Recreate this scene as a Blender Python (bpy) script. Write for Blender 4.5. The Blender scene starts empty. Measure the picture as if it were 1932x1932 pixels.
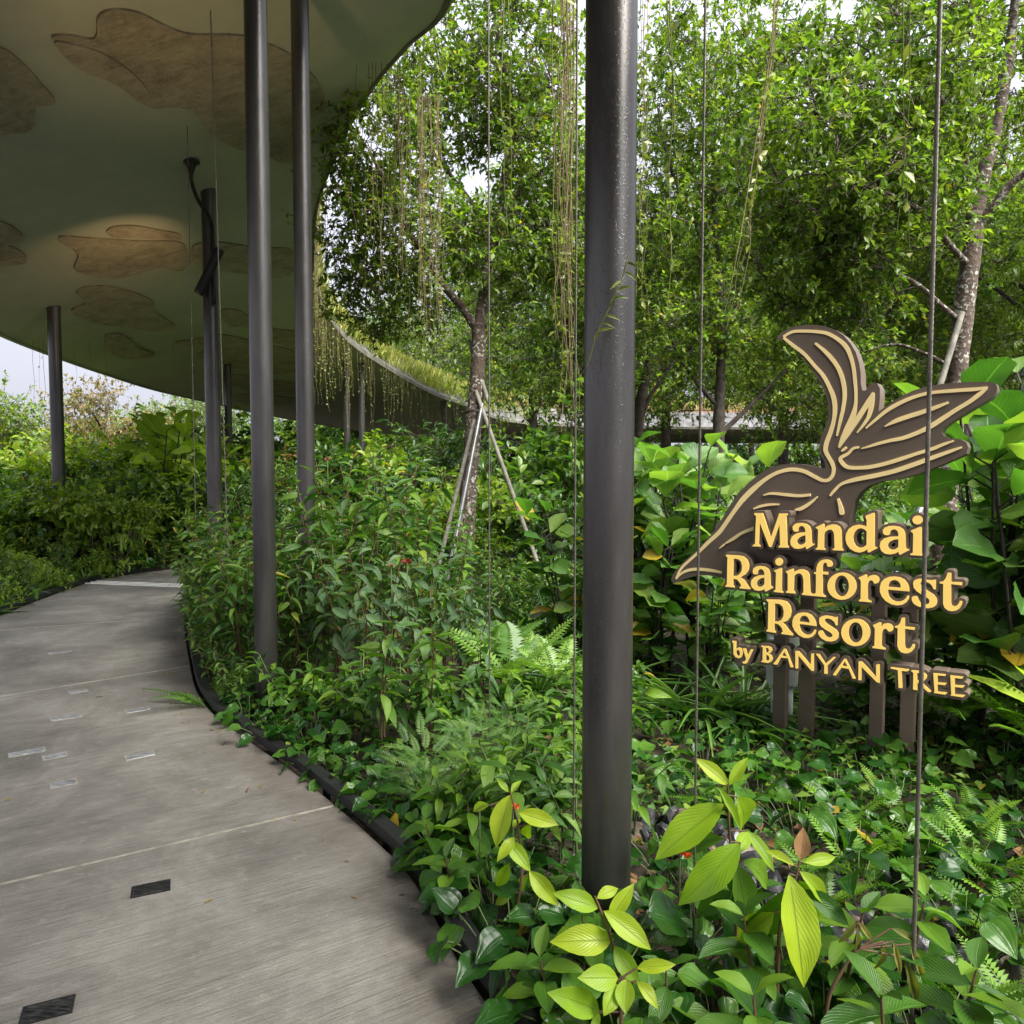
import bpy, bmesh, math, random
import numpy as np
from mathutils import Vector, Matrix
from mathutils.bvhtree import BVHTree
from mathutils.geometry import tessellate_polygon, delaunay_2d_cdt

sc = bpy.context.scene
COL = sc.collection
# ------------------------------------------------------------------ camera, sky, sun, exposure
F = 1400.0; CX = 966.0; PITCH = math.atan(70.0 / 1400.0); CAMZ = 1.6
cam = bpy.data.objects.new('camera', bpy.data.cameras.new('camera')); COL.objects.link(cam)
cam.location = (0, 0, CAMZ); cam.rotation_euler = (math.pi / 2 - PITCH, 0, 0)
cam.data.sensor_width = 36; cam.data.lens = 36 * F / 1932.0
cam.data.clip_start = 0.05; cam.data.clip_end = 2000
sc.camera = cam
SUN_EL, SUN_AZ = math.radians(52), math.radians(132)       # azimuth clockwise from +Y
world = bpy.data.worlds.new('World'); sc.world = world; world.use_nodes = True
wn = world.node_tree.nodes; wl = world.node_tree.links
wbg = wn['Background']
sky = wn.new('ShaderNodeTexSky'); sky.sky_type = 'NISHITA'; sky.sun_disc = False
sky.sun_elevation = SUN_EL; sky.sun_rotation = SUN_AZ
sky.air_density = 1.0; sky.dust_density = 4.0; sky.ozone_density = 1.0
whs = wn.new('ShaderNodeHueSaturation'); whs.inputs['Saturation'].default_value = 0.22
wcl = wn.new('ShaderNodeMix'); wcl.data_type = 'RGBA'; wcl.inputs[0].default_value = 0.96
# standard overcast cloud layer: (1 + 2 sin elevation) / 3 of the zenith brightness
wtc = wn.new('ShaderNodeTexCoord'); wsx = wn.new('ShaderNodeSeparateXYZ'); wl.new(wtc.outputs['Generated'], wsx.inputs[0])
wmr = wn.new('ShaderNodeMapRange'); wl.new(wsx.outputs[2], wmr.inputs[0]); wmr.inputs[1].default_value = 0.0; wmr.inputs[2].default_value = 1.0; wmr.inputs[3].default_value = 1 / 3; wmr.inputs[4].default_value = 1.0
wns = wn.new('ShaderNodeTexNoise'); wns.inputs['Scale'].default_value = 2.2; wns.inputs['Detail'].default_value = 5; wl.new(wtc.outputs['Generated'], wns.inputs['Vector'])
wnr = wn.new('ShaderNodeMapRange'); wl.new(wns.outputs['Fac'], wnr.inputs[0]); wnr.inputs[1].default_value = 0.3; wnr.inputs[2].default_value = 0.7; wnr.inputs[3].default_value = 0.88; wnr.inputs[4].default_value = 1.12
wml = wn.new('ShaderNodeMath'); wml.operation = 'MULTIPLY'; wl.new(wmr.outputs[0], wml.inputs[0]); wl.new(wnr.outputs[0], wml.inputs[1])
wsc = wn.new('ShaderNodeVectorMath'); wsc.operation = 'SCALE'; wsc.inputs[0].default_value = (7.4, 7.55, 8.7); wl.new(wml.outputs[0], wsc.inputs['Scale']); wl.new(wsc.outputs[0], wcl.inputs[7])
wl.new(sky.outputs[0], whs.inputs['Color']); wl.new(whs.outputs[0], wcl.inputs[6]); wl.new(wcl.outputs[2], wbg.inputs['Color'])
wbg.inputs['Strength'].default_value = 0.080
sun = bpy.data.objects.new('sun', bpy.data.lights.new('sun', 'SUN')); COL.objects.link(sun)
sun.data.energy = 4.0; sun.data.angle = math.radians(44); sun.data.color = (1.0, 0.96, 0.88)
sd = Vector((math.sin(SUN_AZ) * math.cos(SUN_EL), math.cos(SUN_AZ) * math.cos(SUN_EL), math.sin(SUN_EL)))
sun.rotation_euler = sd.to_track_quat('Z', 'Y').to_euler(); sun.location = (20, 10, 40)
sc.view_settings.view_transform = 'Standard'; sc.view_settings.look = 'None'
sc.view_settings.exposure = 1.7; sc.view_settings.gamma = 1.0
sc.cycles.use_denoising = True; sc.cycles.use_adaptive_sampling = True; sc.cycles.adaptive_threshold = 0.02
sc.cycles.max_bounces = 5; sc.cycles.diffuse_bounces = 3; sc.cycles.glossy_bounces = 3
sc.cycles.transmission_bounces = 3; sc.cycles.transparent_max_bounces = 4
sc.cycles.sample_clamp_indirect = 6.0

# ------------------------------------------------------------------ measuring helpers
_cp, _sp = math.cos(PITCH), math.sin(PITCH)
def ray(px, py):
    a = (px - CX) / F; b = -(py - CX) / F
    return Vector((a, _cp + b * _sp, -_sp + b * _cp))
def at(px, py, Y):
    r = ray(px, py); return Vector((0, 0, CAMZ)) + r * (Y / r.y)
def gx(px, Y): return (px - CX) / F * Y
def ground(px, py, z=0.0):
    r = ray(px, py); t = (z - CAMZ) / r.z
    return Vector((0, 0, CAMZ)) + r * t
def catmull(P, n=8, closed=False):
    P = np.asarray(P, float); out = []
    m = len(P)
    for i in range(m if closed else m - 1):
        p0 = P[(i - 1) % m] if closed or i > 0 else 2 * P[0] - P[1]
        p1 = P[i]; p2 = P[(i + 1) % m]
        p3 = P[(i + 2) % m] if closed or i + 2 < m else 2 * P[-1] - P[-2]
        for k in range(n):
            t = k / n
            out.append(0.5 * (2 * p1 + (p2 - p0) * t + (2 * p0 - 5 * p1 + 4 * p2 - p3) * t * t + (3 * p1 - p0 - 3 * p2 + p3) * t ** 3))
    if not closed: out.append(P[-1])
    return np.array(out)

# ------------------------------------------------------------------ mesh helpers
def mesh_np(name, V, tris=None, quads=None, mat=None, smooth=True, uv=None, tint=None):
    """V (n,3); tris (a,3); quads (b,4); uv (n,2) per vertex; tint (n,) per vertex"""
    V = np.asarray(V, np.float32)
    parts = []; starts = []; off = 0; tot = 0
    if quads is not None and len(quads):
        q = np.asarray(quads, np.int32); parts.append(q.ravel()); starts.append(off + 4 * np.arange(len(q))); off += q.size; tot += len(q)
    if tris is not None and len(tris):
        t = np.asarray(tris, np.int32); parts.append(t.ravel()); starts.append(off + 3 * np.arange(len(t))); off += t.size; tot += len(t)
    L = np.concatenate(parts); S = np.concatenate(starts).astype(np.int32)
    me = bpy.data.meshes.new(name)
    me.vertices.add(len(V)); me.vertices.foreach_set('co', V.ravel())
    me.loops.add(len(L)); me.loops.foreach_set('vertex_index', L)
    me.polygons.add(tot); me.polygons.foreach_set('loop_start', S)
    me.polygons.foreach_set('use_smooth', np.full(tot, smooth, bool))
    if uv is not None:
        ul = me.uv_layers.new(name='UVMap'); ul.data.foreach_set('uv', np.asarray(uv, np.float32)[L].ravel())
    if tint is not None:
        at_ = me.attributes.new('tint', 'FLOAT', 'POINT'); at_.data.foreach_set('value', np.asarray(tint, np.float32))
    me.update(calc_edges=True); me.validate()
    if mat: me.materials.append(mat)
    return me

class MB:
    def __init__(s): s.V = []; s.Q = []; s.T = []; s.n = 0
    def add(s, V, Q=None, T=None):
        V = np.asarray(V, float).reshape(-1, 3)
        if Q is not None and len(Q): s.Q.append(np.asarray(Q, int) + s.n)
        if T is not None and len(T): s.T.append(np.asarray(T, int) + s.n)
        s.V.append(V); s.n += len(V)
    def box(s, c, size, rot=None):
        c = np.array(c, float); h = np.array(size, float) / 2
        P = np.array([[x, y, z] for x in (-1, 1) for y in (-1, 1) for z in (-1, 1)], float) * h
        if rot is not None: P = P @ np.array(rot.to_3x3()).T
        s.add(P + c, [[0, 1, 3, 2], [4, 6, 7, 5], [0, 4, 5, 1], [2, 3, 7, 6], [0, 2, 6, 4], [1, 5, 7, 3]])
    def tube(s, P, r, sides=8, cap=True):
        P = np.asarray(P, float); n = len(P); r = np.broadcast_to(np.asarray(r, float), (n,))
        T = np.gradient(P, axis=0); T /= np.maximum(np.linalg.norm(T, axis=1, keepdims=True), 1e-9)
        ref = np.array([0, 0, 1.0]) if abs(T[:, 2]).mean() < 0.8 else np.array([1.0, 0, 0])
        A = np.cross(T, ref); A /= np.maximum(np.linalg.norm(A, axis=1, keepdims=True), 1e-9); B = np.cross(T, A)
        th = np.arange(sides) * 2 * math.pi / sides
        R = P[:, None, :] + r[:, None, None] * (np.cos(th)[None, :, None] * A[:, None, :] + np.sin(th)[None, :, None] * B[:, None, :])
        i = np.arange(n - 1)[:, None] * sides; j = np.arange(sides)[None, :]; k = (j + 1) % sides
        Q = np.stack([i + j, i + k, i + sides + k, i + sides + j], -1).reshape(-1, 4)
        V = R.reshape(-1, 3); Tt = []
        if cap:
            V = np.vstack([V, P[0], P[-1]]); m = n * sides
            for a in range(sides):
                Tt.append([m, (a + 1) % sides, a]); Tt.append([m + 1, (n - 1) * sides + a, (n - 1) * sides + (a + 1) % sides])
        s.add(V, Q, Tt)
    def ell(s, c, rad, nu=12, nv=7):
        V = []; 
        for i in range(nv + 1):
            a = math.pi * i / nv
            for j in range(nu):
                b = 2 * math.pi * j / nu
                V.append((c[0] + rad[0] * math.sin(a) * math.cos(b), c[1] + rad[1] * math.sin(a) * math.sin(b), c[2] + rad[2] * math.cos(a)))
        Q = [[i * nu + j, (i + 1) * nu + j, (i + 1) * nu + (j + 1) % nu, i * nu + (j + 1) % nu] for i in range(nv) for j in range(nu)]
        s.add(V, Q)
    def mesh(s, name, mat=None, smooth=True):
        return mesh_np(name, np.vstack(s.V), np.vstack(s.T) if s.T else None, np.vstack(s.Q) if s.Q else None, mat, smooth)

def obj(name, me, parent=None, mtx=None, label=None, cat=None, group=None, kind=None, loc=None):
    o = bpy.data.objects.new(name, me); COL.objects.link(o)
    if parent is not None: o.parent = parent
    if mtx is not None: o.matrix_basis = mtx
    if loc is not None: o.location = loc
    if label: o['label'] = label
    if cat: o['category'] = cat
    if group: o['group'] = group
    if kind: o['kind'] = kind
    return o
def thing(name, label, cat, loc=(0, 0, 0), rz=0.0, group=None, scale=1.0):
    o = obj(name, None, label=label, cat=cat, group=group, loc=loc)
    o.rotation_euler = (0, 0, rz); o.scale = (scale,) * 3
    o.empty_display_size = 0.1
    return o
def autosmooth(o, deg=35):
    me = o.data
    me.polygons.foreach_set('use_smooth', np.ones(len(me.polygons), bool))
    me.set_sharp_from_angle(angle=math.radians(deg))

# ------------------------------------------------------------------ materials
class NT:
    def __init__(s, name):
        s.m = bpy.data.materials.new(name); s.m.use_nodes = True
        s.n = s.m.node_tree.nodes; s.l = s.m.node_tree.links
        s.p = s.n['Principled BSDF']; s.out = s.n['Material Output']
    def new(s, t, **kw):
        x = s.n.new(t)
        for k, v in kw.items(): setattr(x, k, v)
        return x
    def val(s, sock, v):
        if hasattr(v, 'is_output') or isinstance(v, bpy.types.NodeSocket): s.l.new(v, sock)
        else: sock.default_value = v
    def math(s, op, a, b=0.0, c=None, clamp=False):
        x = s.new('ShaderNodeMath', operation=op); x.use_clamp = clamp
        s.val(x.inputs[0], a); s.val(x.inputs[1], b)
        if c is not None: s.val(x.inputs[2], c)
        return x.outputs[0]
    def noise(s, vec, scale, detail=4, rough=0.55, dist=0.0):
        x = s.new('ShaderNodeTexNoise'); s.val(x.inputs['Scale'], scale); x.inputs['Detail'].default_value = detail
        x.inputs['Roughness'].default_value = rough; x.inputs['Distortion'].default_value = dist
        if vec is not None: s.l.new(vec, x.inputs['Vector'])
        return x.outputs['Fac']
    def ramp(s, fac, stops, interp='LINEAR'):
        x = s.new('ShaderNodeValToRGB'); x.color_ramp.interpolation = interp
        e = x.color_ramp.elements
        while len(e) < len(stops): e.new(0.5)
        for k, (p, c) in enumerate(stops):
            e[k].position = p; e[k].color = (*c, 1) if len(c) == 3 else c
        s.val(x.inputs[0], fac); return x.outputs[0]
    def mix(s, f, a, b, mode='MIX'):
        x = s.new('ShaderNodeMix', data_type='RGBA', blend_type=mode)
        s.val(x.inputs[0], f); s.val(x.inputs[6], a if not isinstance(a, tuple) else (*a[:3], 1)); s.val(x.inputs[7], b if not isinstance(b, tuple) else (*b[:3], 1))
        return x.outputs[2]
    def sstep(s, v, lo, hi):
        x = s.new('ShaderNodeMapRange', interpolation_type='SMOOTHSTEP')
        s.val(x.inputs[0], v); x.inputs[1].default_value = lo; x.inputs[2].default_value = hi
        return x.outputs[0]
    def bump(s, h, strength=0.3, dist=0.01):
        x = s.new('ShaderNodeBump'); x.inputs['Strength'].default_value = strength; x.inputs['Distance'].default_value = dist
        s.l.new(h, x.inputs['Height']); s.l.new(x.outputs[0], s.p.inputs['Normal']); return x.outputs[0]
    def obj(s): return s.new('ShaderNodeTexCoord').outputs['Object']
    def pos(s): return s.new('ShaderNodeNewGeometry').outputs['Position']
    def uv(s): return s.new('ShaderNodeTexCoord').outputs['UV']
    def mapping(s, vec, scale=(1, 1, 1)):
        x = s.new('ShaderNodeMapping'); x.inputs['Scale'].default_value = scale; s.l.new(vec, x.inputs[0]); return x.outputs[0]
    def set(s, **kw):
        for k, v in kw.items(): s.val(s.p.inputs[k.replace('_', ' ')], v if not (isinstance(v, tuple) and len(v) == 3) else (*v, 1))
        return s

def simple(name, c, rough=0.5, metal=0.0, var=0.25, scale=6.0, bump=0.0, bscale=60, spec=0.5):
    t = NT(name); p = t.pos(); n = t.noise(p, scale, 5)
    lo = tuple(x * (1 - var) for x in c); hi = tuple(min(1, x * (1 + var)) for x in c)
    t.set(Base_Color=t.ramp(n, [(0.3, lo), (0.7, hi)]), Roughness=rough, Metallic=metal, Specular_IOR_Level=spec)
    if bump: t.bump(t.noise(p, bscale, 4), bump, 0.01)
    return t.m

def leaf_mat(name, dark, mid, light, veins=0.0, vn=9.0, vk=0.55, rough=0.38, transl=0.3, yellow=0.0, spec=0.5, vein_col=None, quilt=0.5, mid_w=0.05, palm=False):
    t = NT(name)
    oi = t.new('ShaderNodeObjectInfo').outputs['Random']
    at_ = t.new('ShaderNodeAttribute', attribute_name='tint').outputs['Fac']
    r = t.math('FRACT', t.math('ADD', t.math('MULTIPLY', oi, 7.31), at_))
    stops = [(0.0, dark), (0.45, mid), (0.93, light)]
    if yellow > 0: stops += [(1.0 - yellow, light), (1.0 - yellow * 0.9, (0.42, 0.30, 0.03))]
    col = t.ramp(r, stops)
    if veins > 0:
        n = t.noise(t.pos(), 9.0, 2); sp = t.noise(t.pos(), 55.0, 2)
        col = t.mix(0.35, col, t.ramp(n, [(0.3, (0.5, 0.5, 0.5)), (0.7, (1.0, 1.0, 1.0))]), 'MULTIPLY')
        sx = t.new('ShaderNodeSeparateXYZ'); t.l.new(t.uv(), sx.inputs[0])
        u = t.math('ABSOLUTE', t.math('SUBTRACT', t.math('MULTIPLY', sx.outputs[0], 2.0), 1.0))
        v = sx.outputs[1]
        ph = t.math('FRACT', t.math('ADD', t.math('MULTIPLY', u, 2.4), 0.5)) if palm else t.math('FRACT', t.math('MULTIPLY', t.math('SUBTRACT', v, t.math('MULTIPLY', u, vk)), vn))
        tri = t.math('ABSOLUTE', t.math('SUBTRACT', t.math('MULTIPLY', ph, 2.0), 1.0))    # 1 at a vein
        vein = t.sstep(tri, 0.86, 1.0)
        rib = t.math('SUBTRACT', 1.0, t.sstep(u, mid_w * 0.4, mid_w * 1.4))
        line = t.math('MAXIMUM', t.math('MULTIPLY', vein, 0.42), rib)
        vc = vein_col or tuple(min(1, x * 1.6 + 0.015) for x in mid)
        col = t.mix(t.math('MULTIPLY', line, veins), col, vc)
        hgt = t.math('SUBTRACT', t.math('MULTIPLY', t.math('SUBTRACT', 1.0, t.math('MULTIPLY', tri, tri)), quilt), t.math('MULTIPLY', rib, 0.8))
        nrm = t.bump(hgt, 0.55, 0.005)
    if veins > 0: col = t.mix(t.math('MULTIPLY', t.sstep(sp, 0.70, 0.76), 0.5), col, (0.20, 0.15, 0.04))
    t.set(Base_Color=col, Roughness=(t.math('ADD', rough - 0.08, t.math('MULTIPLY', n, 0.2)) if veins > 0 else rough), Specular_IOR_Level=spec)
    tr = t.new('ShaderNodeBsdfTranslucent')
    t.l.new(t.mix(1.0, col, (1.5, 1.75, 0.55), 'MULTIPLY'), tr.inputs['Color'])
    mx = t.new('ShaderNodeMixShader'); mx.inputs[0].default_value = transl
    t.l.new(t.p.outputs[0], mx.inputs[1]); t.l.new(tr.outputs[0], mx.inputs[2]); t.l.new(mx.outputs[0], t.out.inputs['Surface'])
    return t.m

M = {}
# concrete path: broom streaks run across the walk (u), joints are geometry
t = NT('concrete'); uvp = t.uv()
st = t.noise(t.mapping(uvp, (3.0, 30, 1)), 1.0, 6, 0.8); st2 = t.noise(t.mapping(uvp, (9.0, 120, 1)), 1.0, 4, 0.75)
bl = t.noise(t.pos(), 1.3, 8, 0.68, 0.4); fine = t.noise(t.pos(), 110, 3); spot = t.noise(t.pos(), 3.1, 4, 0.6, 0.6)
f = t.math('ADD', t.math('MULTIPLY', st, 0.24), t.math('ADD', t.math('MULTIPLY', st2, 0.22), t.math('MULTIPLY', bl, 0.74)))
c = t.ramp(f, [(0.44, (0.080, 0.073, 0.062)), (0.60, (0.172, 0.161, 0.140)), (0.76, (0.29, 0.277, 0.245))])
c = t.mix(t.math('MULTIPLY', t.sstep(spot, 0.66, 0.74), 0.55), c, (0.13, 0.075, 0.045))
c = t.mix(t.math('MULTIPLY', t.sstep(fine, 0.55, 0.75), 0.25), c, (0.07, 0.065, 0.055))
ln = t.noise(t.mapping(uvp, (3.2, 90, 1)), 1.0, 3, 0.6, 0.5); pit = t.noise(t.pos(), 210, 2, 0.5); big = t.noise(t.pos(), 14, 5, 0.7)
c = t.mix(t.math('MULTIPLY', t.sstep(ln, 0.55, 0.64), 0.24), c, (0.045, 0.040, 0.033))
c = t.mix(t.math('MULTIPLY', t.sstep(pit, 0.60, 0.68), 0.55), c, (0.04, 0.036, 0.03))
c = t.mix(t.math('MULTIPLY', t.sstep(big, 0.55, 0.72), 0.35), c, (0.34, 0.32, 0.28))
sxu = t.new('ShaderNodeSeparateXYZ'); t.l.new(uvp, sxu.inputs[0])
dirt = t.math('MULTIPLY', t.math('SUBTRACT', 1.0, t.sstep(t.math('SUBTRACT', sxu.outputs[0], t.math('MULTIPLY', big, 0.30)), -0.08, 0.14)), 0.45)
c = t.mix(dirt, c, (0.075, 0.055, 0.040))
t.set(Base_Color=c, Roughness=t.math('SUBTRACT', 0.72, t.math('MULTIPLY', t.sstep(bl, 0.5, 0.7), 0.3)))
t.bump(t.math('SUBTRACT', t.math('ADD', st, t.math('MULTIPLY', fine, 0.5)), t.math('ADD', t.math('MULTIPLY', ln, 1.5), t.sstep(pit, 0.60, 0.68))), 0.55, 0.006); M['concrete'] = t.m
M['joint'] = simple('joint', (0.27, 0.255, 0.21), 0.7, var=0.35, scale=20)
t = NT('plaster'); p = t.pos(); a = t.noise(p, 0.55, 5, 0.6); b = t.noise(p, 6, 5, 0.6)
c = t.ramp(t.math('ADD', t.math('MULTIPLY', a, 0.7), t.math('MULTIPLY', b, 0.3)), [(0.35, (0.335, 0.355, 0.285)), (0.65, (0.435, 0.455, 0.370))])
t.set(Base_Color=c, Roughness=0.75); t.bump(t.noise(p, 2.5, 6, 0.6), 0.25, 0.03); M['plaster'] = t.m
t = NT('stone_patch'); p = t.pos(); a = t.noise(p, 3.2, 6, 0.65, 0.8); b = t.noise(p, 24, 6, 0.75); w = t.noise(t.mapping(p, (3, 12, 3)), 1.0, 5, 0.6, 1.0)
c = t.ramp(t.math('ADD', t.math('MULTIPLY', a, 0.45), t.math('ADD', t.math('MULTIPLY', b, 0.3), t.math('MULTIPLY', w, 0.25))), [(0.38, (0.20, 0.178, 0.132)), (0.50, (0.36, 0.32, 0.235)), (0.62, (0.48, 0.43, 0.32))])
t.set(Base_Color=c, Roughness=0.85); t.bump(t.math('ADD', b, w), 0.9, 0.03); M['stone'] = t.m
M['stone_edge'] = simple('patch_edge', (0.17, 0.155, 0.115), 0.9, var=0.5, scale=8)
t = NT('column_paint'); p = t.pos(); a = t.noise(t.mapping(p, (4, 4, 0.8)), 1.0, 6, 0.65); b = t.noise(p, 130, 2); s_ = t.noise(t.mapping(p, (60, 60, 2.0)), 1.0, 3)
c = t.ramp(a, [(0.3, (0.060, 0.057, 0.055)), (0.7, (0.135, 0.129, 0.123))])
c = t.mix(t.math('MULTIPLY', t.sstep(s_, 0.66, 0.74), 0.45), c, (0.17, 0.115, 0.085))
t.set(Base_Color=c, Metallic=0.72, Roughness=t.math('ADD', 0.20, t.math('MULTIPLY', a, 0.24)))
t.bump(t.math('MULTIPLY', t.sstep(b, 0.58, 0.70), 1.0), 0.22, 0.003); M['column'] = t.m
M['black_steel'] = simple('black_steel', (0.014, 0.014, 0.015), 0.5, 0.2, 0.5, 5, 0.2, 40)
M['brown'] = simple('sign_brown', (0.105, 0.077, 0.058), 0.62, 0.0, 0.10, 3, 0.05, 90)
M['gold'] = simple('sign_gold', (0.86, 0.58, 0.15), 0.42, 0.0, 0.05, 5)       # acrylic letter faces, with a faint glow added to brighten them
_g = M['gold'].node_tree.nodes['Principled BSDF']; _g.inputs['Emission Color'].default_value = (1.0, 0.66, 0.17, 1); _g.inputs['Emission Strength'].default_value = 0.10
M['gold_pale'] = simple('sign_gold_pale', (0.92, 0.71, 0.34), 0.5, 0.0, 0.07, 5)
M['rope'] = simple('wire_rope', (0.17, 0.155, 0.13), 0.45, 0.6, 0.35, 30)
M['galv'] = simple('galvanised_pole', (0.38, 0.38, 0.38), 0.32, 0.85, 0.25, 8)
M['pole_wood'] = simple('timber_pole', (0.20, 0.185, 0.155), 0.75, 0, 0.4, 14, 0.4, 60)
M['flash'] = simple('roof_flashing', (0.13, 0.125, 0.125), 0.55, 0.3, 0.65, 2.2, 0.2, 12)
M['soil'] = simple('soil', (0.028, 0.019, 0.012), 0.95, 0, 0.6, 9, 0.8, 30)
M['rock'] = simple('rock', (0.030, 0.030, 0.033), 0.3, 0, 0.6, 14, 0.7, 22)
M['rock_brown'] = simple('rock_brown', (0.075, 0.052, 0.038), 0.45, 0, 0.6, 14, 0.7, 22)
M['box_grey'] = simple('box_grey', (0.50, 0.52, 0.50), 0.5, 0.1, 0.12, 8)
t = NT('bark'); p = t.pos(); a = t.noise(p, 9, 6, 0.65); l1 = t.noise(p, 26, 3, 0.5, 0.3); l2 = t.noise(p, 4, 3)
c = t.ramp(a, [(0.3, (0.040, 0.027, 0.020)), (0.7, (0.115, 0.083, 0.062))])
c = t.mix(t.math('MULTIPLY', t.sstep(l1, 0.55, 0.60), t.sstep(l2, 0.36, 0.55)), c, (0.36, 0.36, 0.31))
t.set(Base_Color=c, Roughness=0.9); t.bump(t.math('ADD', a, l1), 0.8, 0.02); M['bark'] = t.m
M['bark_dark'] = simple('bark_dark', (0.055, 0.043, 0.034), 0.9, 0, 0.6, 10, 0.7, 40)
M['twig'] = simple('twig', (0.075, 0.058, 0.042), 0.85, 0, 0.5, 10)
M['red_stem'] = simple('red_stem', (0.095, 0.050, 0.026), 0.6, 0, 0.4, 25)
M['green_stem'] = simple('green_stem', (0.07, 0.10, 0.03), 0.6, 0, 0.4, 25)
M['dark_stem'] = simple('dark_stem', (0.022, 0.017, 0.013), 0.7, 0, 0.4, 25)
M['root'] = simple('vine_root', (0.17, 0.125, 0.060), 0.8, 0, 0.4, 20)
M['vine_green'] = leaf_mat('vine_leaf', (0.09, 0.13, 0.025), (0.16, 0.20, 0.04), (0.25, 0.27, 0.06), transl=0.35)
M['orange'] = simple('orange_petal', (0.75, 0.10, 0.012), 0.55, 0, 0.2, 40)
M['red'] = simple('red_petal', (0.30, 0.055, 0.035), 0.55, 0, 0.3, 40)
M['dead'] = leaf_mat('dead_leaf', (0.10, 0.045, 0.02), (0.19, 0.085, 0.035), (0.30, 0.17, 0.06), veins=0.4, transl=0.1, rough=0.6)
# foliage kinds
M['lance'] = leaf_mat('lance_leaf', (0.026, 0.080, 0.016), (0.062, 0.150, 0.022), (0.140, 0.245, 0.032), veins=0.4, vn=9, rough=0.30, yellow=0.004, spec=0.4)
M['ribbed'] = leaf_mat('ribbed_leaf', (0.045, 0.105, 0.040), (0.080, 0.155, 0.060), (0.120, 0.205, 0.080), veins=0.5, vn=13, vk=0.35, rough=0.45, quilt=1.0)
M['heart'] = leaf_mat('heart_leaf', (0.010, 0.045, 0.007), (0.024, 0.088, 0.011), (0.075, 0.175, 0.020), veins=0.32, rough=0.27, spec=0.34, quilt=0.3, yellow=0.015, palm=True)
M['lime'] = leaf_mat('lime_leaf', (0.195, 0.345, 0.014), (0.275, 0.425, 0.018), (0.370, 0.475, 0.024), veins=0.5, vn=11, vk=0.5, rough=0.36, transl=0.38, vein_col=(0.17, 0.28, 0.02), quilt=0.22)
M['wilt'] = leaf_mat('wilted_leaf', (0.15, 0.17, 0.03), (0.21, 0.21, 0.04), (0.27, 0.24, 0.06), veins=0.3, rough=0.5)
M['mixed'] = leaf_mat('broad_green_leaf', (0.030, 0.095, 0.010), (0.062, 0.155, 0.016), (0.150, 0.270, 0.022), veins=0.3, vn=11, vk=0.5, rough=0.33, quilt=0.3, spec=0.34)
M['big'] = leaf_mat('big_leaf', (0.042, 0.120, 0.020), (0.080, 0.185, 0.036), (0.185, 0.290, 0.055), veins=0.5, vn=12, vk=0.45, rough=0.30, yellow=0.05, transl=0.35)
M['big_light'] = leaf_mat('big_leaf_light', (0.10, 0.20, 0.05), (0.16, 0.28, 0.07), (0.26, 0.37, 0.06), veins=0.5, vn=12, vk=0.45, rough=0.34, transl=0.38)
M['big_yellow'] = leaf_mat('yellowed_leaf', (0.34, 0.26, 0.02), (0.46, 0.30, 0.02), (0.55, 0.36, 0.03), veins=0.4, vn=12, vk=0.45, rough=0.4, vein_col=(0.20, 0.12, 0.02))
M['fern'] = leaf_mat('fern_leaf', (0.065, 0.150, 0.022), (0.110, 0.220, 0.034), (0.190, 0.320, 0.050), rough=0.42, transl=0.35)
M['fern_low'] = leaf_mat('low_fern_leaf', (0.045, 0.120, 0.010), (0.080, 0.180, 0.014), (0.140, 0.265, 0.022), rough=0.42, transl=0.3, spec=0.3)
M['strap'] = leaf_mat('strap_leaf', (0.035, 0.105, 0.022), (0.070, 0.165, 0.034), (0.150, 0.270, 0.050), rough=0.34, transl=0.25)
M['nest'] = leaf_mat('nest_fern_leaf', (0.20, 0.33, 0.03), (0.27, 0.40, 0.04), (0.34, 0.45, 0.05), veins=0.5, vn=26, vk=0.1, rough=0.35, transl=0.35, mid_w=0.08)
M['feather'] = leaf_mat('feather_leaf', (0.050, 0.130, 0.030), (0.085, 0.185, 0.040), (0.150, 0.260, 0.055), rough=0.5, transl=0.3)
M['crown'] = leaf_mat('crown_leaf', (0.038, 0.088, 0.014), (0.085, 0.155, 0.022), (0.190, 0.265, 0.034), rough=0.40, transl=0.42, yellow=0.008)
M['crown_light'] = leaf_mat('crown_leaf_light', (0.050, 0.105, 0.016), (0.115, 0.190, 0.026), (0.240, 0.310, 0.045), rough=0.42, transl=0.42, yellow=0.01)
M['crown_dark'] = leaf_mat('crown_leaf_dark', (0.024, 0.062, 0.014), (0.044, 0.100, 0.020), (0.085, 0.160, 0.030), rough=0.42, transl=0.38)
M['crown_rust'] = leaf_mat('crown_leaf_rust', (0.085, 0.095, 0.025), (0.155, 0.140, 0.045), (0.260, 0.170, 0.070), rough=0.5, transl=0.35)
M['crown_pale'] = leaf_mat('crown_leaf_pale', (0.085, 0.135, 0.060), (0.14, 0.20, 0.085), (0.21, 0.26, 0.12), rough=0.5, transl=0.35)
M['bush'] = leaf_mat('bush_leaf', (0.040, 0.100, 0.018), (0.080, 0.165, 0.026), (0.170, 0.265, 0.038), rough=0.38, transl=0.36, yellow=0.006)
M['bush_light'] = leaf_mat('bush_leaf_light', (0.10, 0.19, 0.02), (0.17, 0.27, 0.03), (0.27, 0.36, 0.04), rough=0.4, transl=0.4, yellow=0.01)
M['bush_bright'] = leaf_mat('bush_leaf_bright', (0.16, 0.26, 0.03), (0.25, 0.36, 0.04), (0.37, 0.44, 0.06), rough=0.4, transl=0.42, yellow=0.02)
M['bush_dark'] = leaf_mat('bush_leaf_dark', (0.022, 0.062, 0.014), (0.042, 0.098, 0.022), (0.080, 0.150, 0.030), rough=0.36, transl=0.3)
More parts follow.
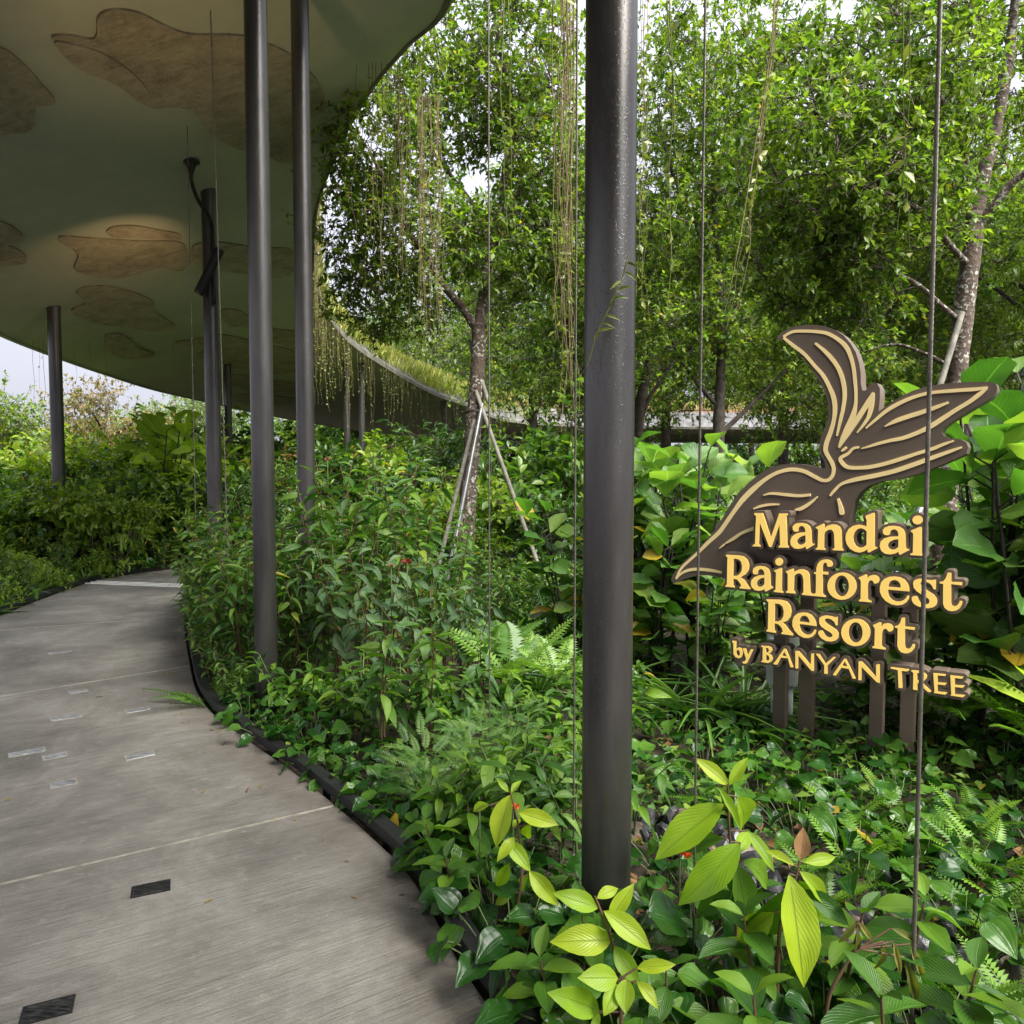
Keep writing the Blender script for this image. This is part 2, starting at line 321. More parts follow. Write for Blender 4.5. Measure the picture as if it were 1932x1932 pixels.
M['bush_rust'] = leaf_mat('bush_leaf_rust', (0.16, 0.15, 0.03), (0.30, 0.20, 0.06), (0.42, 0.20, 0.08), rough=0.45, transl=0.35)
M['grass'] = leaf_mat('roof_grass', (0.12, 0.15, 0.03), (0.22, 0.25, 0.05), (0.33, 0.31, 0.08), rough=0.55, transl=0.3)
M['litter'] = simple('roof_litter', (0.16, 0.075, 0.045), 0.9, 0, 0.6, 6, 0.6, 20)
# ------------------------------------------------------------------ ground
def gz(x, y):
    return -0.07 + 0.025 * math.sin(1.7 * x + 0.6 * y) + 0.02 * math.sin(2.9 * y - 1.1 * x)
def axis(lo, hi, fine_lo, fine_hi, step):
    a = list(np.arange(fine_lo, fine_hi + 1e-6, step)); d = step
    x = fine_lo
    while x > lo: d *= 1.35; x -= d; a.insert(0, max(x, lo))
    x = fine_hi; d = step
    while x < hi: d *= 1.35; x += d; a.append(min(x, hi))
    return np.array(a)
xs = axis(-300, 300, -8, 6, 0.25); ys = axis(-60, 500, -2, 14, 0.25)
V = np.array([[x, y, gz(x, y)] for y in ys for x in xs]); nx = len(xs)
i, j = np.meshgrid(np.arange(len(ys) - 1), np.arange(nx - 1), indexing='ij'); b0 = (i * nx + j).ravel()
obj('ground', mesh_np('ground', V, quads=np.stack([b0, b0 + 1, b0 + nx + 1, b0 + nx], 1), mat=M['soil']), kind='structure')

# ------------------------------------------------------------------ path
PR = [(3, -.2), (1.5, .45), (.55, 1.25), (-.07, 2.16), (-.375, 2.82), (-.64, 3.23), (-1.11, 3.84), (-1.7, 4.53), (-2.18, 5.16), (-2.7, 6.15), (-3.77, 8.5), (-4.25, 10.2), (-4.1, 11.2), (-3.6, 12.0), (-2.6, 12.6), (-1.0, 13.0)]
PL = [(1.5, -2.3), (-.6, -1.2), (-1.6, 0), (-2.1, .9), (-2.4, 1.6), (-2.7, 2.0), (-3.1, 2.6), (-3.6, 3.2), (-4.05, 3.75), (-4.6, 4.5), (-5.65, 7.7), (-6.25, 10.6), (-6.2, 11.7), (-5.6, 12.7), (-4.0, 13.8), (-1.5, 14.8)]
NS = 12
pr = catmull(PR, NS); pl = catmull(PL, NS)
mid = (pr + pl) / 2; arc = np.concatenate([[0], np.cumsum(np.linalg.norm(np.diff(mid, axis=0), axis=1))])
def edge_x(y):                    # right path edge at depth y
    k = np.argsort(pr[:, 1]); return float(np.interp(y, pr[k, 1], pr[k, 0]))
def left_x(y):
    k = np.argsort(pl[:, 1]); return float(np.interp(y, pl[k, 1], pl[k, 0]))
def near_s(p, E=pr): return int(np.argmin(np.linalg.norm(E - np.array(p[:2]), axis=1)))
JS = [near_s((.75, 1.05)), near_s((-.87, 3.52)), near_s((-2.71, 6.12)), near_s((-3.66, 8.23)), near_s((-4.2, 10.9))]
path = obj('path', None, kind='structure')
path['label'] = 'curved grey broomed concrete walkway under the canopy'
cuts = [0] + JS + [len(pr) - 1]
for a, b in zip(cuts[:-1], cuts[1:]):
    g = 0.006; rows = []; uvs = []
    for s in range(a, b + 1):
        for k in range(7):
            w = k / 6; p = pr[s] * (1 - w) + pl[s] * w
            if s == a: p = p + (mid[min(s + 1, len(mid) - 1)] - mid[s]) / np.linalg.norm(mid[min(s + 1, len(mid) - 1)] - mid[s]) * g
            if s == b: p = p + (mid[s - 1] - mid[s]) / np.linalg.norm(mid[s - 1] - mid[s]) * g
            rows.append((p[0], p[1], 0.0)); uvs.append((w * 2.2, arc[s]))
    n = b - a + 1; V = np.array(rows); Q = []
    for s in range(n - 1):
        for k in range(6): Q.append([s * 7 + k, s * 7 + k + 7, s * 7 + k + 8, s * 7 + k + 1])
    # skirt down the sides
    ring = [s * 7 for s in range(n)] + [(n - 1) * 7 + k for k in range(1, 7)] + [s * 7 + 6 for s in range(n - 2, -1, -1)] + [k for k in range(5, 0, -1)]
    off = len(V); low = V[ring].copy(); low[:, 2] = -0.16
    V = np.vstack([V, low]); uvs += [uvs[r] for r in ring]; m = len(ring)
    for r in range(m): Q.append([ring[r], off + r, off + (r + 1) % m, ring[(r + 1) % m]])
    o = obj('concrete_slab', mesh_np('concrete_slab', V, quads=Q, mat=M['concrete'], uv=uvs), path); autosmooth(o, 40)
for s in JS:
    mb = MB(); a = pr[s]; b = pl[s]; d = (b - a) / np.linalg.norm(b - a); L = np.linalg.norm(b - a)
    ang = math.atan2(d[1], d[0]); c = (a + b) / 2
    mb.box((c[0], c[1], -0.037), (L - 0.02, 0.011, 0.082), Matrix.Rotation(ang, 3, 'Z'))
    obj('joint_strip', mb.mesh('joint_strip', M['joint'], False), path)
# inlaid plaques
tn = NT('plaque'); p = tn.pos(); w = tn.noise(tn.mapping(p, (14, 60, 1)), 1.0, 4, 0.6, 1.2)
tn.set(Base_Color=tn.ramp(w, [(0.4, (0.018, 0.018, 0.020)), (0.62, (0.10, 0.10, 0.10))]), Metallic=0.7, Roughness=0.33); tn.bump(w, 0.7, 0.004); M['plaque'] = tn.m
tn = NT('plaque_sky_sheen'); p = tn.pos(); w = tn.noise(tn.mapping(p, (14, 60, 1)), 1.0, 4, 0.6, 1.2)  # same dark metal as the near plaques, sky reflection painted into its colour
tn.set(Base_Color=tn.ramp(w, [(0.4, (0.20, 0.20, 0.21)), (0.62, (0.52, 0.53, 0.55))]), Metallic=0.5, Roughness=0.3); tn.bump(w, 0.5, 0.004); M['plaque_sky_sheen'] = tn.m
for k, (px, py) in enumerate([(285, 1677), (90, 1906), (113, 1231), (148, 1305), (260, 1340), (125, 1354), (103, 1427), (264, 1426), (51, 1420), (120, 1479)]):
    g = ground(px, py); s = near_s(g); d = pl[s] - pr[s]; ang = math.atan2(d[1], d[0])
    if k < 2: ang -= 0.12
    mb = MB(); rot = Matrix.Rotation(ang, 3, 'Z'); sz = (0.125, 0.075) if k < 2 else (0.11 + 0.03 * (k % 3), 0.075)
    mb.box((g.x, g.y, 0.0), (sz[0], sz[1], 0.009), rot)
    o = obj('metal_plaque', mb.mesh('metal_plaque', M['plaque'] if k < 2 else M['plaque_sky_sheen'], False), path)
    bm = bmesh.new(); bm.from_mesh(o.data); bmesh.ops.bevel(bm, geom=bm.edges[:], offset=0.002, segments=1, affect='EDGES'); bm.to_mesh(o.data); bm.free()
    mb = MB()
    for sx_, sy_, w_, h_ in ((0, 1, sz[0] + .012, .006), (0, -1, sz[0] + .012, .006), (1, 0, .006, sz[1]), (-1, 0, .006, sz[1])):
        q_ = rot @ Vector((sx_ * (sz[0] / 2 + .003), sy_ * (sz[1] / 2 + .003), 0)); mb.box((g.x + q_.x, g.y + q_.y, 0.0), (w_, h_, 0.0062), rot)
    obj('mortar_frame', mb.mesh('mortar_frame', M['joint'] if k > 1 else M['black_steel'], False), o)
# tactile studs near the bend
mb = MB(); R = random.Random(5)
for r in range(3):
    for k in range(38):
        w = k / 37; s = near_s((-4.22, 10.45)) ; p = pr[s] * (1 - w) + pl[s] * w
        q = p + np.array([0.02, 0.11]) * r
        mb.tube([(q[0], q[1], -0.005), (q[0], q[1], 0.007), (q[0], q[1], 0.010)], [0.022, 0.022, 0.014], 8)
o = obj('tactile_studs', mb.mesh('tactile_studs', simple('stud_metal', (0.75, 0.75, 0.72), 0.4, 0.2), True), path); o['kind'] = 'stuff'
# fallen leaves and steel edging
def edging(name, E, side, label, s0, s1):
    th = thing(name, label, 'edging', (float(E[s0][0]), float(E[s0][1]), 0)); b0 = np.array([E[s0][0], E[s0][1], 0.0])
    d = np.gradient(E, axis=0); nrm = np.stack([d[:, 1], -d[:, 0]], 1); nrm /= np.linalg.norm(nrm, axis=1, keepdims=True); nrm *= side
    mb = MB(); prof = [(0.020, 0.062), (0.085, 0.062), (0.085, 0.054), (0.030, 0.054), (0.030, 0.012), (0.020, 0.012)]
    V = []; m = len(prof)
    for s in range(s0, s1):
        for (o_, z) in prof: V.append((E[s][0] + nrm[s][0] * o_, E[s][1] + nrm[s][1] * o_, z))
    Q = [[i_ * m + k, i_ * m + (k + 1) % m, (i_ + 1) * m + (k + 1) % m, (i_ + 1) * m + k] for i_ in range(s1 - s0 - 1) for k in range(m)]
    mb.add(np.array(V) - b0, Q); o = obj('steel_strip', mb.mesh('steel_strip', M['black_steel'], False), th)
    acc = 0; last = E[s0]
    for s in range(s0 + 1, s1 - 1):
        acc += np.linalg.norm(E[s] - last); last = E[s]
        if acc > 0.62:
            acc = 0; fb = MB(); c = E[s] + nrm[s] * 0.045; ang = math.atan2(d[s][1], d[s][0])
            fb.box((c[0] - b0[0], c[1] - b0[1], -0.06), (0.07, 0.012, 0.226), Matrix.Rotation(ang, 3, 'Z'))
            obj('foot_plate', fb.mesh('foot_plate', M['black_steel'], False), th)
    return th
edging('steel_edging', pr, 1, 'black steel edging along the planting side with the sign', 14, len(pr) - 1)
edging('steel_edging', pl, -1, 'black steel edging along the far shrub side of the walkway', 40, len(pl) - 1)

# ------------------------------------------------------------------ canopy roof
def hp(px, py, H):
    r = ray(px, py); t_ = H / r.z; return (r.x * t_, r.y * t_, H)
ROWS = [((5.5, -9, 4.4), (0, -13, 3.4)), ((4.0, -3.2, 4.45), (-2, -8.5, 3.3)), ((2.7, .4, 4.5), (-3.8, -5, 3.2)), ((1.5, 1.7, 4.5), (-5, -2, 3.1)),  # unseen rows behind the camera, edge shaped to let sun onto the sign
        ((.68, 2.35, 4.5), (-5.8, 0, 3.0)), ((.3, 3.1, 4.5), (-6.3, 2, 2.9)), ((-.1, 4.3, 4.5), (-6.8, 4, 2.8)), ((-.4, 5.7, 4.5), (-7.2, 6, 2.7)),
        (hp(849, 0, 4.5), (-7.6, 8, 2.6)), (hp(771, 85, 4.45), (-8.0, 9.5, 2.55)), (hp(708, 159, 4.4), (-8.4, 11, 2.5)), (hp(648, 262, 4.25), hp(0, 632, 2.4)),
        (hp(601, 383, 4.05), hp(90, 668, 2.4)), (hp(593, 465, 3.9), hp(180, 700, 2.4)), (hp(596, 528, 3.7), hp(290, 735, 2.4)), (hp(625, 607, 3.5), hp(390, 758, 2.4)),
        (hp(686, 667, 3.3), hp(480, 778, 2.4)), (hp(806, 739, 3.0), hp(600, 800, 2.35)), (hp(880, 766, 2.8), hp(705, 815, 2.3)), (hp(977, 798, 2.6), hp(850, 826, 2.3)),
        (hp(1200, 808, 2.55), hp(1090, 833, 2.3)), (hp(1480, 810, 2.5), hp(1480, 836, 2.25)), (hp(1932, 812, 2.5), hp(2000, 838, 2.25)), ((60, 45, 2.5), (72, 60, 2.25))]
I_ = catmull([r[0] for r in ROWS], 10) + np.array([0, 0, CAMZ]); O_ = catmull([r[1] for r in ROWS], 10) + np.array([0, 0, CAMZ])
NR = len(I_)
def roof_pt(s, v, up=0.0, dome=0.0):
    p = I_[s] * (1 - v) + O_[s] * v
    z = p[2] - 0.10 * math.sin(math.pi * v) + up + dome * math.sin(math.pi * min(1, v)) ** 0.8
    return (p[0], p[1], z)
roof = thing('canopy_roof', 'sweeping olive plaster canopy with a planted top over the walkway', 'canopy')
NVv = 16
V = [roof_pt(s, k / NVv) for s in range(NR) for k in range(NVv + 1)]
Q = [[s * (NVv + 1) + k, s * (NVv + 1) + k + 1, (s + 1) * (NVv + 1) + k + 1, (s + 1) * (NVv + 1) + k] for s in range(NR - 1) for k in range(NVv)]
obj('soffit', mesh_np('soffit', V, quads=Q, mat=M['plaster']), roof)
CEIL = BVHTree.FromPolygons([Vector(v) for v in V], Q)
def ceil_hit(px, py):
    h = CEIL.ray_cast(Vector((0, 0, CAMZ)), ray(px, py).normalized()); return h[0], h[1]
def ceil_above(x, y):
    h = CEIL.ray_cast(Vector((x, y, 0.5)), Vector((0, 0, 1))); return h[0].z if h[0] is not None else 5.5
# fascia with a small drip lip, then flashing, then planted top
prof = [(0.0, -0.035, 0.0), (-0.0, -0.035, -0.02), ]
FL = 0.085
def lofted(name, mat, pts):
    Vv = []; m = None
    for s in range(NR):
        row = pts(s); m = len(row); Vv += row
    Qq = [[s * m + k, (s + 1) * m + k, (s + 1) * m + k + 1, s * m + k + 1] for s in range(NR - 1) for k in range(m - 1)]
    return obj(name, mesh_np(name, Vv, quads=Qq, mat=mat), roof)
def outn(s):
    d = I_[s] - O_[s]; d = np.array([d[0], d[1], 0]); return d / np.linalg.norm(d)
def row_in(s):
    n = outn(s); p = I_[s]
    f = lambda o, z: tuple(p + n * o + np.array([0, 0, z]))
    return [f(-0.06, 0.0), f(-0.06, -0.03), f(0.0, -0.03), f(0.02, -0.01), f(0.02, 0.11), f(0.0, 0.13)]
def row_out(s):
    n = -outn(s); p = O_[s]
    f = lambda o, z: tuple(p + n * o + np.array([0, 0, z]))
    return [f(-0.06, 0.0), f(-0.06, -0.03), f(0.0, -0.03), f(0.02, -0.01), f(0.02, 0.13), f(0.0, 0.15)]
autosmooth(lofted('edge_trim', simple('fascia', (0.135, 0.13, 0.105), 0.7, 0, 0.45, 3), row_in), 30)
autosmooth(lofted('edge_trim', M['plaster'], row_out), 30)
lofted('flashing', M['flash'], lambda s: [roof_pt(s, v, 0.13, 2.0) for v in (0.0, 0.02, 0.045, 0.07, 0.10, 0.135)])
lofted('planted_top', M['litter'], lambda s: [roof_pt(s, v, 0.128, 2.0) for v in (0.13, 0.155, 0.19, 0.26, 0.36, 0.5, 0.64, 0.8, 0.92, 1.0)])
# stone-like patches set in the soffit (outlines in photograph space, laid onto the soffit surface)
K = 0.3351
PA = [[(290,195),(400,190),(530,205),(545,90),(600,50),(700,45),(800,70),(900,120),(1000,165),(1100,185),(1350,190),(1500,235),(1650,310),(1780,440),(1825,550),(1810,620),(1740,660),(1650,700),(1655,800),(1645,905),(1570,905),(1500,870),(1350,835),(1250,790),(1180,740),(1130,660),(1060,605),(950,595),(860,600),(780,560),(690,490),(600,440),(480,395),(400,340),(330,270)],
      [(-60,250),(0,258),(60,290),(150,370),(230,460),(305,550),(290,580),(205,590),(195,640),(195,690),(150,735),(60,738),(-60,730)],
      [(335,1325),(450,1330),(600,1340),(750,1350),(860,1352),(1010,1358),(1060,1420),(1060,1490),(1010,1520),(900,1500),(820,1520),(700,1555),(600,1560),(480,1540),(420,1500),(440,1430),(400,1390),(350,1360)],
      [(600,1300),(640,1270),(760,1265),(900,1290),(1000,1310),(1010,1340),(900,1342),(780,1332),(650,1332)],
      [(-60,1230),(0,1240),(60,1265),(120,1310),(130,1350),(100,1368),(40,1375),(90,1395),(140,1430),(148,1465),(110,1480),(-60,1470)],
      [(430,1640),(480,1610),(600,1605),(720,1630),(820,1670),(865,1700),(875,1750),(930,1790),(985,1830),(960,1855),(850,1860),(700,1835),(560,1820),(450,1780),(400,1740),(480,1700)],
      [(1100,1370),(1250,1360),(1450,1390),(1640,1400),(1660,1500),(1600,1560),(1450,1545),(1250,1520),(1110,1490),(1080,1430)]]
PB = [[(385,375),(430,340),(520,335),(600,345),(680,345),(740,380),(780,420),(860,450),(870,480),(900,510),(980,540),(1010,570),(960,582),(860,575),(790,540),(720,500),(640,490),(570,440),(470,400)],
      [(985,400),(1080,385),(1240,355),(1400,385),(1540,420),(1670,460),(1670,560),(1550,580),(1400,560),(1280,530),(1110,480),(1140,440)],
      [(1235,220),(1330,215),(1400,250),(1540,320),(1680,345),(1670,440),(1550,400),(1400,320),(1280,300)],
      [(1330,700),(1420,690),(1560,700),(1660,720),(1600,750),(1430,755),(1340,735)],
      [(1200,590),(1380,585),(1560,610),(1680,640),(1660,690),(1500,680),(1330,650)]]
def patch(poly, rise, mat, seed):
    R = np.random.RandomState(seed)
    P = catmull(np.array(poly), 4, True); lo = P.min(0); hi = P.max(0); step = max(9.0, (hi - lo).max() / 26)
    pts = [Vector(p) for p in P]; n = len(pts)
    for yy in np.arange(lo[1], hi[1], step):
        for xx in np.arange(lo[0], hi[0], step):
            q = np.array((xx + R.uniform(-1, 1) * step * .25, yy + R.uniform(-1, 1) * step * .25))
            if np.min(np.linalg.norm(P - q, axis=1)) > step * 0.55: pts.append(Vector(q))
    r = delaunay_2d_cdt(pts, [(a, (a + 1) % n) for a in range(n)], [list(range(n))], 1, 1e-4)
    vs, es, fs = r[0], r[1], r[2]
    top = []; ok = True; base = []
    for v in vs:
        h, nn = ceil_hit(v.x, v.y)
        if h is None: return None
        if nn.z > 0: nn = -nn
        top.append(h + nn * rise); base.append(h - nn * 0.01)
    nb = len(vs); Vv = [tuple(a) for a in top]; T = []
    cnt = {}
    for f_ in fs:
        for a in range(1, len(f_) - 1): T.append([f_[0], f_[a], f_[a + 1]])
        for a in range(len(f_)):
            e = (f_[a], f_[(a + 1) % len(f_)]); k = tuple(sorted(e)); cnt[k] = cnt.get(k, 0) + 1
    me1 = mesh_np('stone_patch', Vv, tris=T, mat=mat)
    o = obj('stone_patch', me1, roof)
    EV = []; EQ = []; 
    for (a, b), c in cnt.items():
        if c == 1:
            k = len(EV); EV += [tuple(top[a]), tuple(top[b]), tuple(base[b]), tuple(base[a])]; EQ.append([k, k + 1, k + 2, k + 3])
    obj('patch_rim', mesh_np('patch_rim', EV, quads=EQ, mat=M['stone_edge']), o)
for k, P_ in enumerate(PA): patch([(x * K, y * K) for x, y in P_], 0.022, M['stone'], k)
for k, P_ in enumerate(PB): patch([(x * K, 511 + y * K) for x, y in P_], 0.022, M['stone'], 20 + k)
patch([(x * K, y * K) for x, y in [(300,215),(420,230),(560,275),(680,345),(780,430),(835,510),(835,560),(780,540),(690,475),(600,428),(480,383),(390,325)]], 0.040, M['stone'], 40)
patch([(x * K, y * K + 511) for x, y in [(600,352),(680,352),(735,385),(775,425),(850,455),(862,480),(800,485),(720,490),(645,470),(600,420),(590,385)]], 0.038, M['stone'], 41)

# ------------------------------------------------------------------ columns
def column(px, Y, dia, label, group=None):
    x = gx(px, Y); zt = ceil_above(x, Y)
    th = thing('steel_column', label, 'column', (x, Y, 0), group=group)
    mb = MB(); zz = np.linspace(-0.15, zt + 0.04, 14)
    mb.tube([(0, 0, z) for z in zz], dia / 2, 40, False); obj('shaft', mb.mesh('shaft', M['column']), th)
    mb = MB(); mb.tube([(0, 0, zt - 0.05), (0, 0, zt + 0.05)], dia / 2 + 0.006, 40, True); o = obj('head_collar', mb.mesh('head_collar', M['column']), th); autosmooth(o)
    return th, x, zt
cA = column(1148, 2.48, 0.168, 'thick dark steel column with rust streaks, standing beside the resort sign')
cB = column(497, 5.16, 0.152, 'dark steel column at the path edge, front one of the close pair')
cE = column(578, 6.25, 0.146, 'dark steel column rising out of the shrubs, rear one of the close pair')
cD = column(405, 9.8, 0.19, 'dark steel column carrying a tilted black spotlight and a bent conduit')
cL = column(112, 12.2, 0.195, 'lone dark steel column on the far shrub side of the walkway')
cF = column(434, 19.2, 0.17, 'slim far steel column with a small lit spotlight')
for px, Y in ((656, 20.5), (684, 21.5)): column(px, Y, 0.17, 'slim far steel column behind the hanging vine curtain', 'far columns behind the vine curtain')
cG = column(838, 29.0, 0.25, 'far dark column beside the propped tree, with conduit and spotlight')
for px, Y in ((995, 39.0), (1262, 44.0), (1660, 45.0)): column(px, Y, 0.2, 'distant slim column holding up the low stretch of canopy', 'distant canopy columns')
def spotlight(x, y, z0, z1, tilt_pts, rad, label, conduit, cap):
    th = thing('spotlight', label, 'spotlight', (x, y, z0)); o0 = Vector((x, y, z0)); f = lambda P: [tuple(Vector(p) - o0) for p in P]
    mb = MB(); a, b = Vector(tilt_pts[0]), Vector(tilt_pts[1]); d = (b - a).normalized()
    mb.tube(f([a, a + d * 0.004, b - d * 0.004, b]), [rad * .9, rad, rad, rad * .9], 20); o = obj('lamp_body', mb.mesh('lamp_body', M['black_steel']), th); autosmooth(o)
    mb = MB(); c = (a + b) / 2; mb.tube(f([c, (x, y, c.z)]), 0.018, 10); obj('bracket', mb.mesh('bracket', M['black_steel']), th)
    if conduit is not None:
        mb = MB(); mb.tube(f(catmull(conduit, 8)), 0.024, 10); obj('conduit', mb.mesh('conduit', M['black_steel']), th)
    if cap is not None:
        mb = MB(); mb.tube(f([cap, cap - Vector((0, 0, .02)), cap - Vector((0, 0, .05)), cap - Vector((0, 0, .14))]), [0.10, 0.10, 0.055, 0.03], 18)
        o = obj('ceiling_cap', mb.mesh('ceiling_cap', M['black_steel']), th); autosmooth(o)
    return th
YD = 9.8
cap, _ = ceil_hit(360, 303); 
yy = YD - 0.12
spotlight(cD[1], YD - 0.10, 2.5, 3.9, (at(415, 470, YD - .2), at(374, 555, YD - .2)), 0.062, 'black tube spotlight clamped to the conduit column', [tuple(cap - Vector((0, 0, .1))), tuple(at(362, 345, cap.y * .6 + yy * .4)), tuple(at(375, 380, cap.y * .3 + yy * .7)), tuple(at(396, 412, yy)), tuple(at(402, 450, yy)), tuple(at(404, 575, yy))], cap)
YF = 19.2
spotlight(cF[1], YF - .1, 2.0, 2.6, (at(419, 805, YF - .2), at(433, 828, YF - .2)), 0.05, 'small black spotlight on the slim far column', [tuple(at(425, 765, YF - .1)), tuple(at(426, 790, YF - .1)), tuple(at(427, 860, YF - .1))], None)
spotlight(cG[1], 28.85, 2.0, 2.6, (at(815, 865, 28.7), at(838, 848, 28.7)), 0.075, 'black spotlight low on the column beside the propped tree', [tuple(at(855, 772, 28.8)), tuple(at(856, 790, 28.8)), tuple(at(861, 830, 28.8)), tuple(at(856, 850, 28.8))], None)
# the warm pool of light these two lamps throw on the soffit
def uplight(src, aim, e, size):
    l = bpy.data.lights.new('uplight', 'SPOT'); l.energy = e; l.color = (1.0, 0.62, 0.30); l.spot_size = math.radians(size); l.spot_blend = 1.0; l.shadow_soft_size = 0.05
    o = bpy.data.objects.new('uplight', l); COL.objects.link(o); o.location = src
    o.rotation_euler = (Vector(src) - Vector(aim)).to_track_quat('Z', 'Y').to_euler()
a_, _ = ceil_hit(215, 488); uplight(at(366, 570, YD - .5), a_, 34, 64)
a_, _ = ceil_hit(330, 10); uplight((cB[1] - 0.25, 5.0, 2.6), (a_.x, a_.y, a_.z), 30, 64)

# ------------------------------------------------------------------ wire ropes for climbers
def rope(px, Y, rad, label, z0=-0.1, strands=6, px_top=None):
    x = gx(px, Y); zt = ceil_above(x, Y) if CEIL.ray_cast(Vector((x, Y, .5)), Vector((0, 0, 1)))[0] is not None else 6.1
    x2 = gx(px_top, Y) if px_top is not None else x
    th = thing('wire_rope', label, 'wire rope', (x, Y, 0)); n = int((zt - z0) / (rad * 2.2)); z = np.linspace(z0, zt, n); w = (z - z0) / (zt - z0)
    mb = MB(); ph = (z - z0) / (rad * 14) * 2 * math.pi
    for k in range(strands):
        a = ph + 2 * math.pi * k / strands
        mb.tube(np.stack([(x2 - x) * w + rad * .6 * np.cos(a), rad * .6 * np.sin(a), z], 1), rad * .45, 4, False)
    obj('strand_bundle', mb.mesh('strand_bundle', M['rope']), th)
    mb = MB(); mb.tube([(0, 0, z0), (0, 0, -0.02), (0, 0, 0.03)], [rad * 2.5, rad * 2.5, rad * 1.4], 10); obj('anchor', mb.mesh('anchor', M['rope']), th)
rope(1748, 2.0, 0.0062, 'thick twisted wire rope passing in front of the sign letters', strands=6)
rope(1319, 2.32, 0.0040, 'thin wire rope passing in front of the sign left tip', strands=4)
rope(1085, 3.0, 0.0042, 'thin wire rope hanging close beside the thick column', strands=4)
rope(923, 4.0, 0.0045, 'thin pale wire rope in front of the propped tree trunk', strands=4)
rope(430, 6.4, 0.0052, 'pale wire rope strung beside the conduit column', strands=3, px_top=415)
rope(368, 8.0, 0.0045, 'fine wire rope left of the conduit column', strands=3)
# ------------------------------------------------------------------ the resort sign
SY = 4.3; S0 = Vector((gx(1585, SY), SY, 0.0)); SD = Vector((1.26, -1, 0)).normalized(); SN = Vector((SD.y, -SD.x, 0))    # SN points to the viewer
S_RZ = math.atan2(SD.y, SD.x)
sign = thing('resort_sign', 'brown bird-shaped resort sign with raised gold lettering on four posts', 'sign', S0, S_RZ)
def on_sign(x, y, off):                     # 1932-px point -> (u, z) on the sign plane shifted off metres towards the viewer
    r = ray(x, y); o = Vector((0, 0, CAMZ)); P0 = S0 + SN * off
    h = o + r * ((P0 - o).dot(SN) / r.dot(SN)); d = h - S0
    return (d.dot(SD), h.z)
def zoomer(x0, y0, sc_):
    return lambda p: ((x0 + p[0] / sc_) * 1932 / 2268, (y0 + p[1] / sc_) * 1932 / 2268)
Z1 = zoomer(1700, 700, 3.5778); Z2 = zoomer(1480, 980, 4.83); ZM = zoomer(1650, 1110, 4.6); ZR1 = zoomer(1590, 1210, 6.662)
ZR2 = zoomer(1860, 1230, 6.44); ZS = zoomer(1680, 1310, 5.084); ZB = zoomer(1610, 1400, 5.52); ZT = zoomer(1940, 1440, 8.782)
def area2(L): return sum(L[i][0] * L[(i + 1) % len(L)][1] - L[(i + 1) % len(L)][0] * L[i][1] for i in range(len(L)))
def extrude(loops, y0, y1):
    """closed (u,z) loops (first is outer) -> arrays; front at y0 (towards viewer), back at y1"""
    flat = [p for L in loops for p in L]; n = len(flat)
    T = tessellate_polygon([[Vector((p[0], p[1], 0)) for p in L] for L in loops])
    V = [(p[0], y0, p[1]) for p in flat] + [(p[0], y1, p[1]) for p in flat]
    Tt = [list(t_) for t_ in T] + [[t_[0] + n, t_[2] + n, t_[1] + n] for t_ in T]
    Q = []; b = 0
    for L in loops:
        m = len(L)
        for i in range(m): Q.append([b + i, b + (i + 1) % m, n + b + (i + 1) % m, n + b + i])
        b += m
    return V, Tt, Q
def make_ext(name, loops, y0, y1, mat, parent, deg=40):
    V, T, Q = extrude(loops, y0, y1); me = mesh_np(name, V, tris=T, quads=Q, mat=mat, smooth=False)
    bm = bmesh.new(); bm.from_mesh(me); bmesh.ops.recalc_face_normals(bm, faces=bm.faces); bm.to_mesh(me); bm.free()
    o = obj(name, me, parent); autosmooth(o, deg); return o
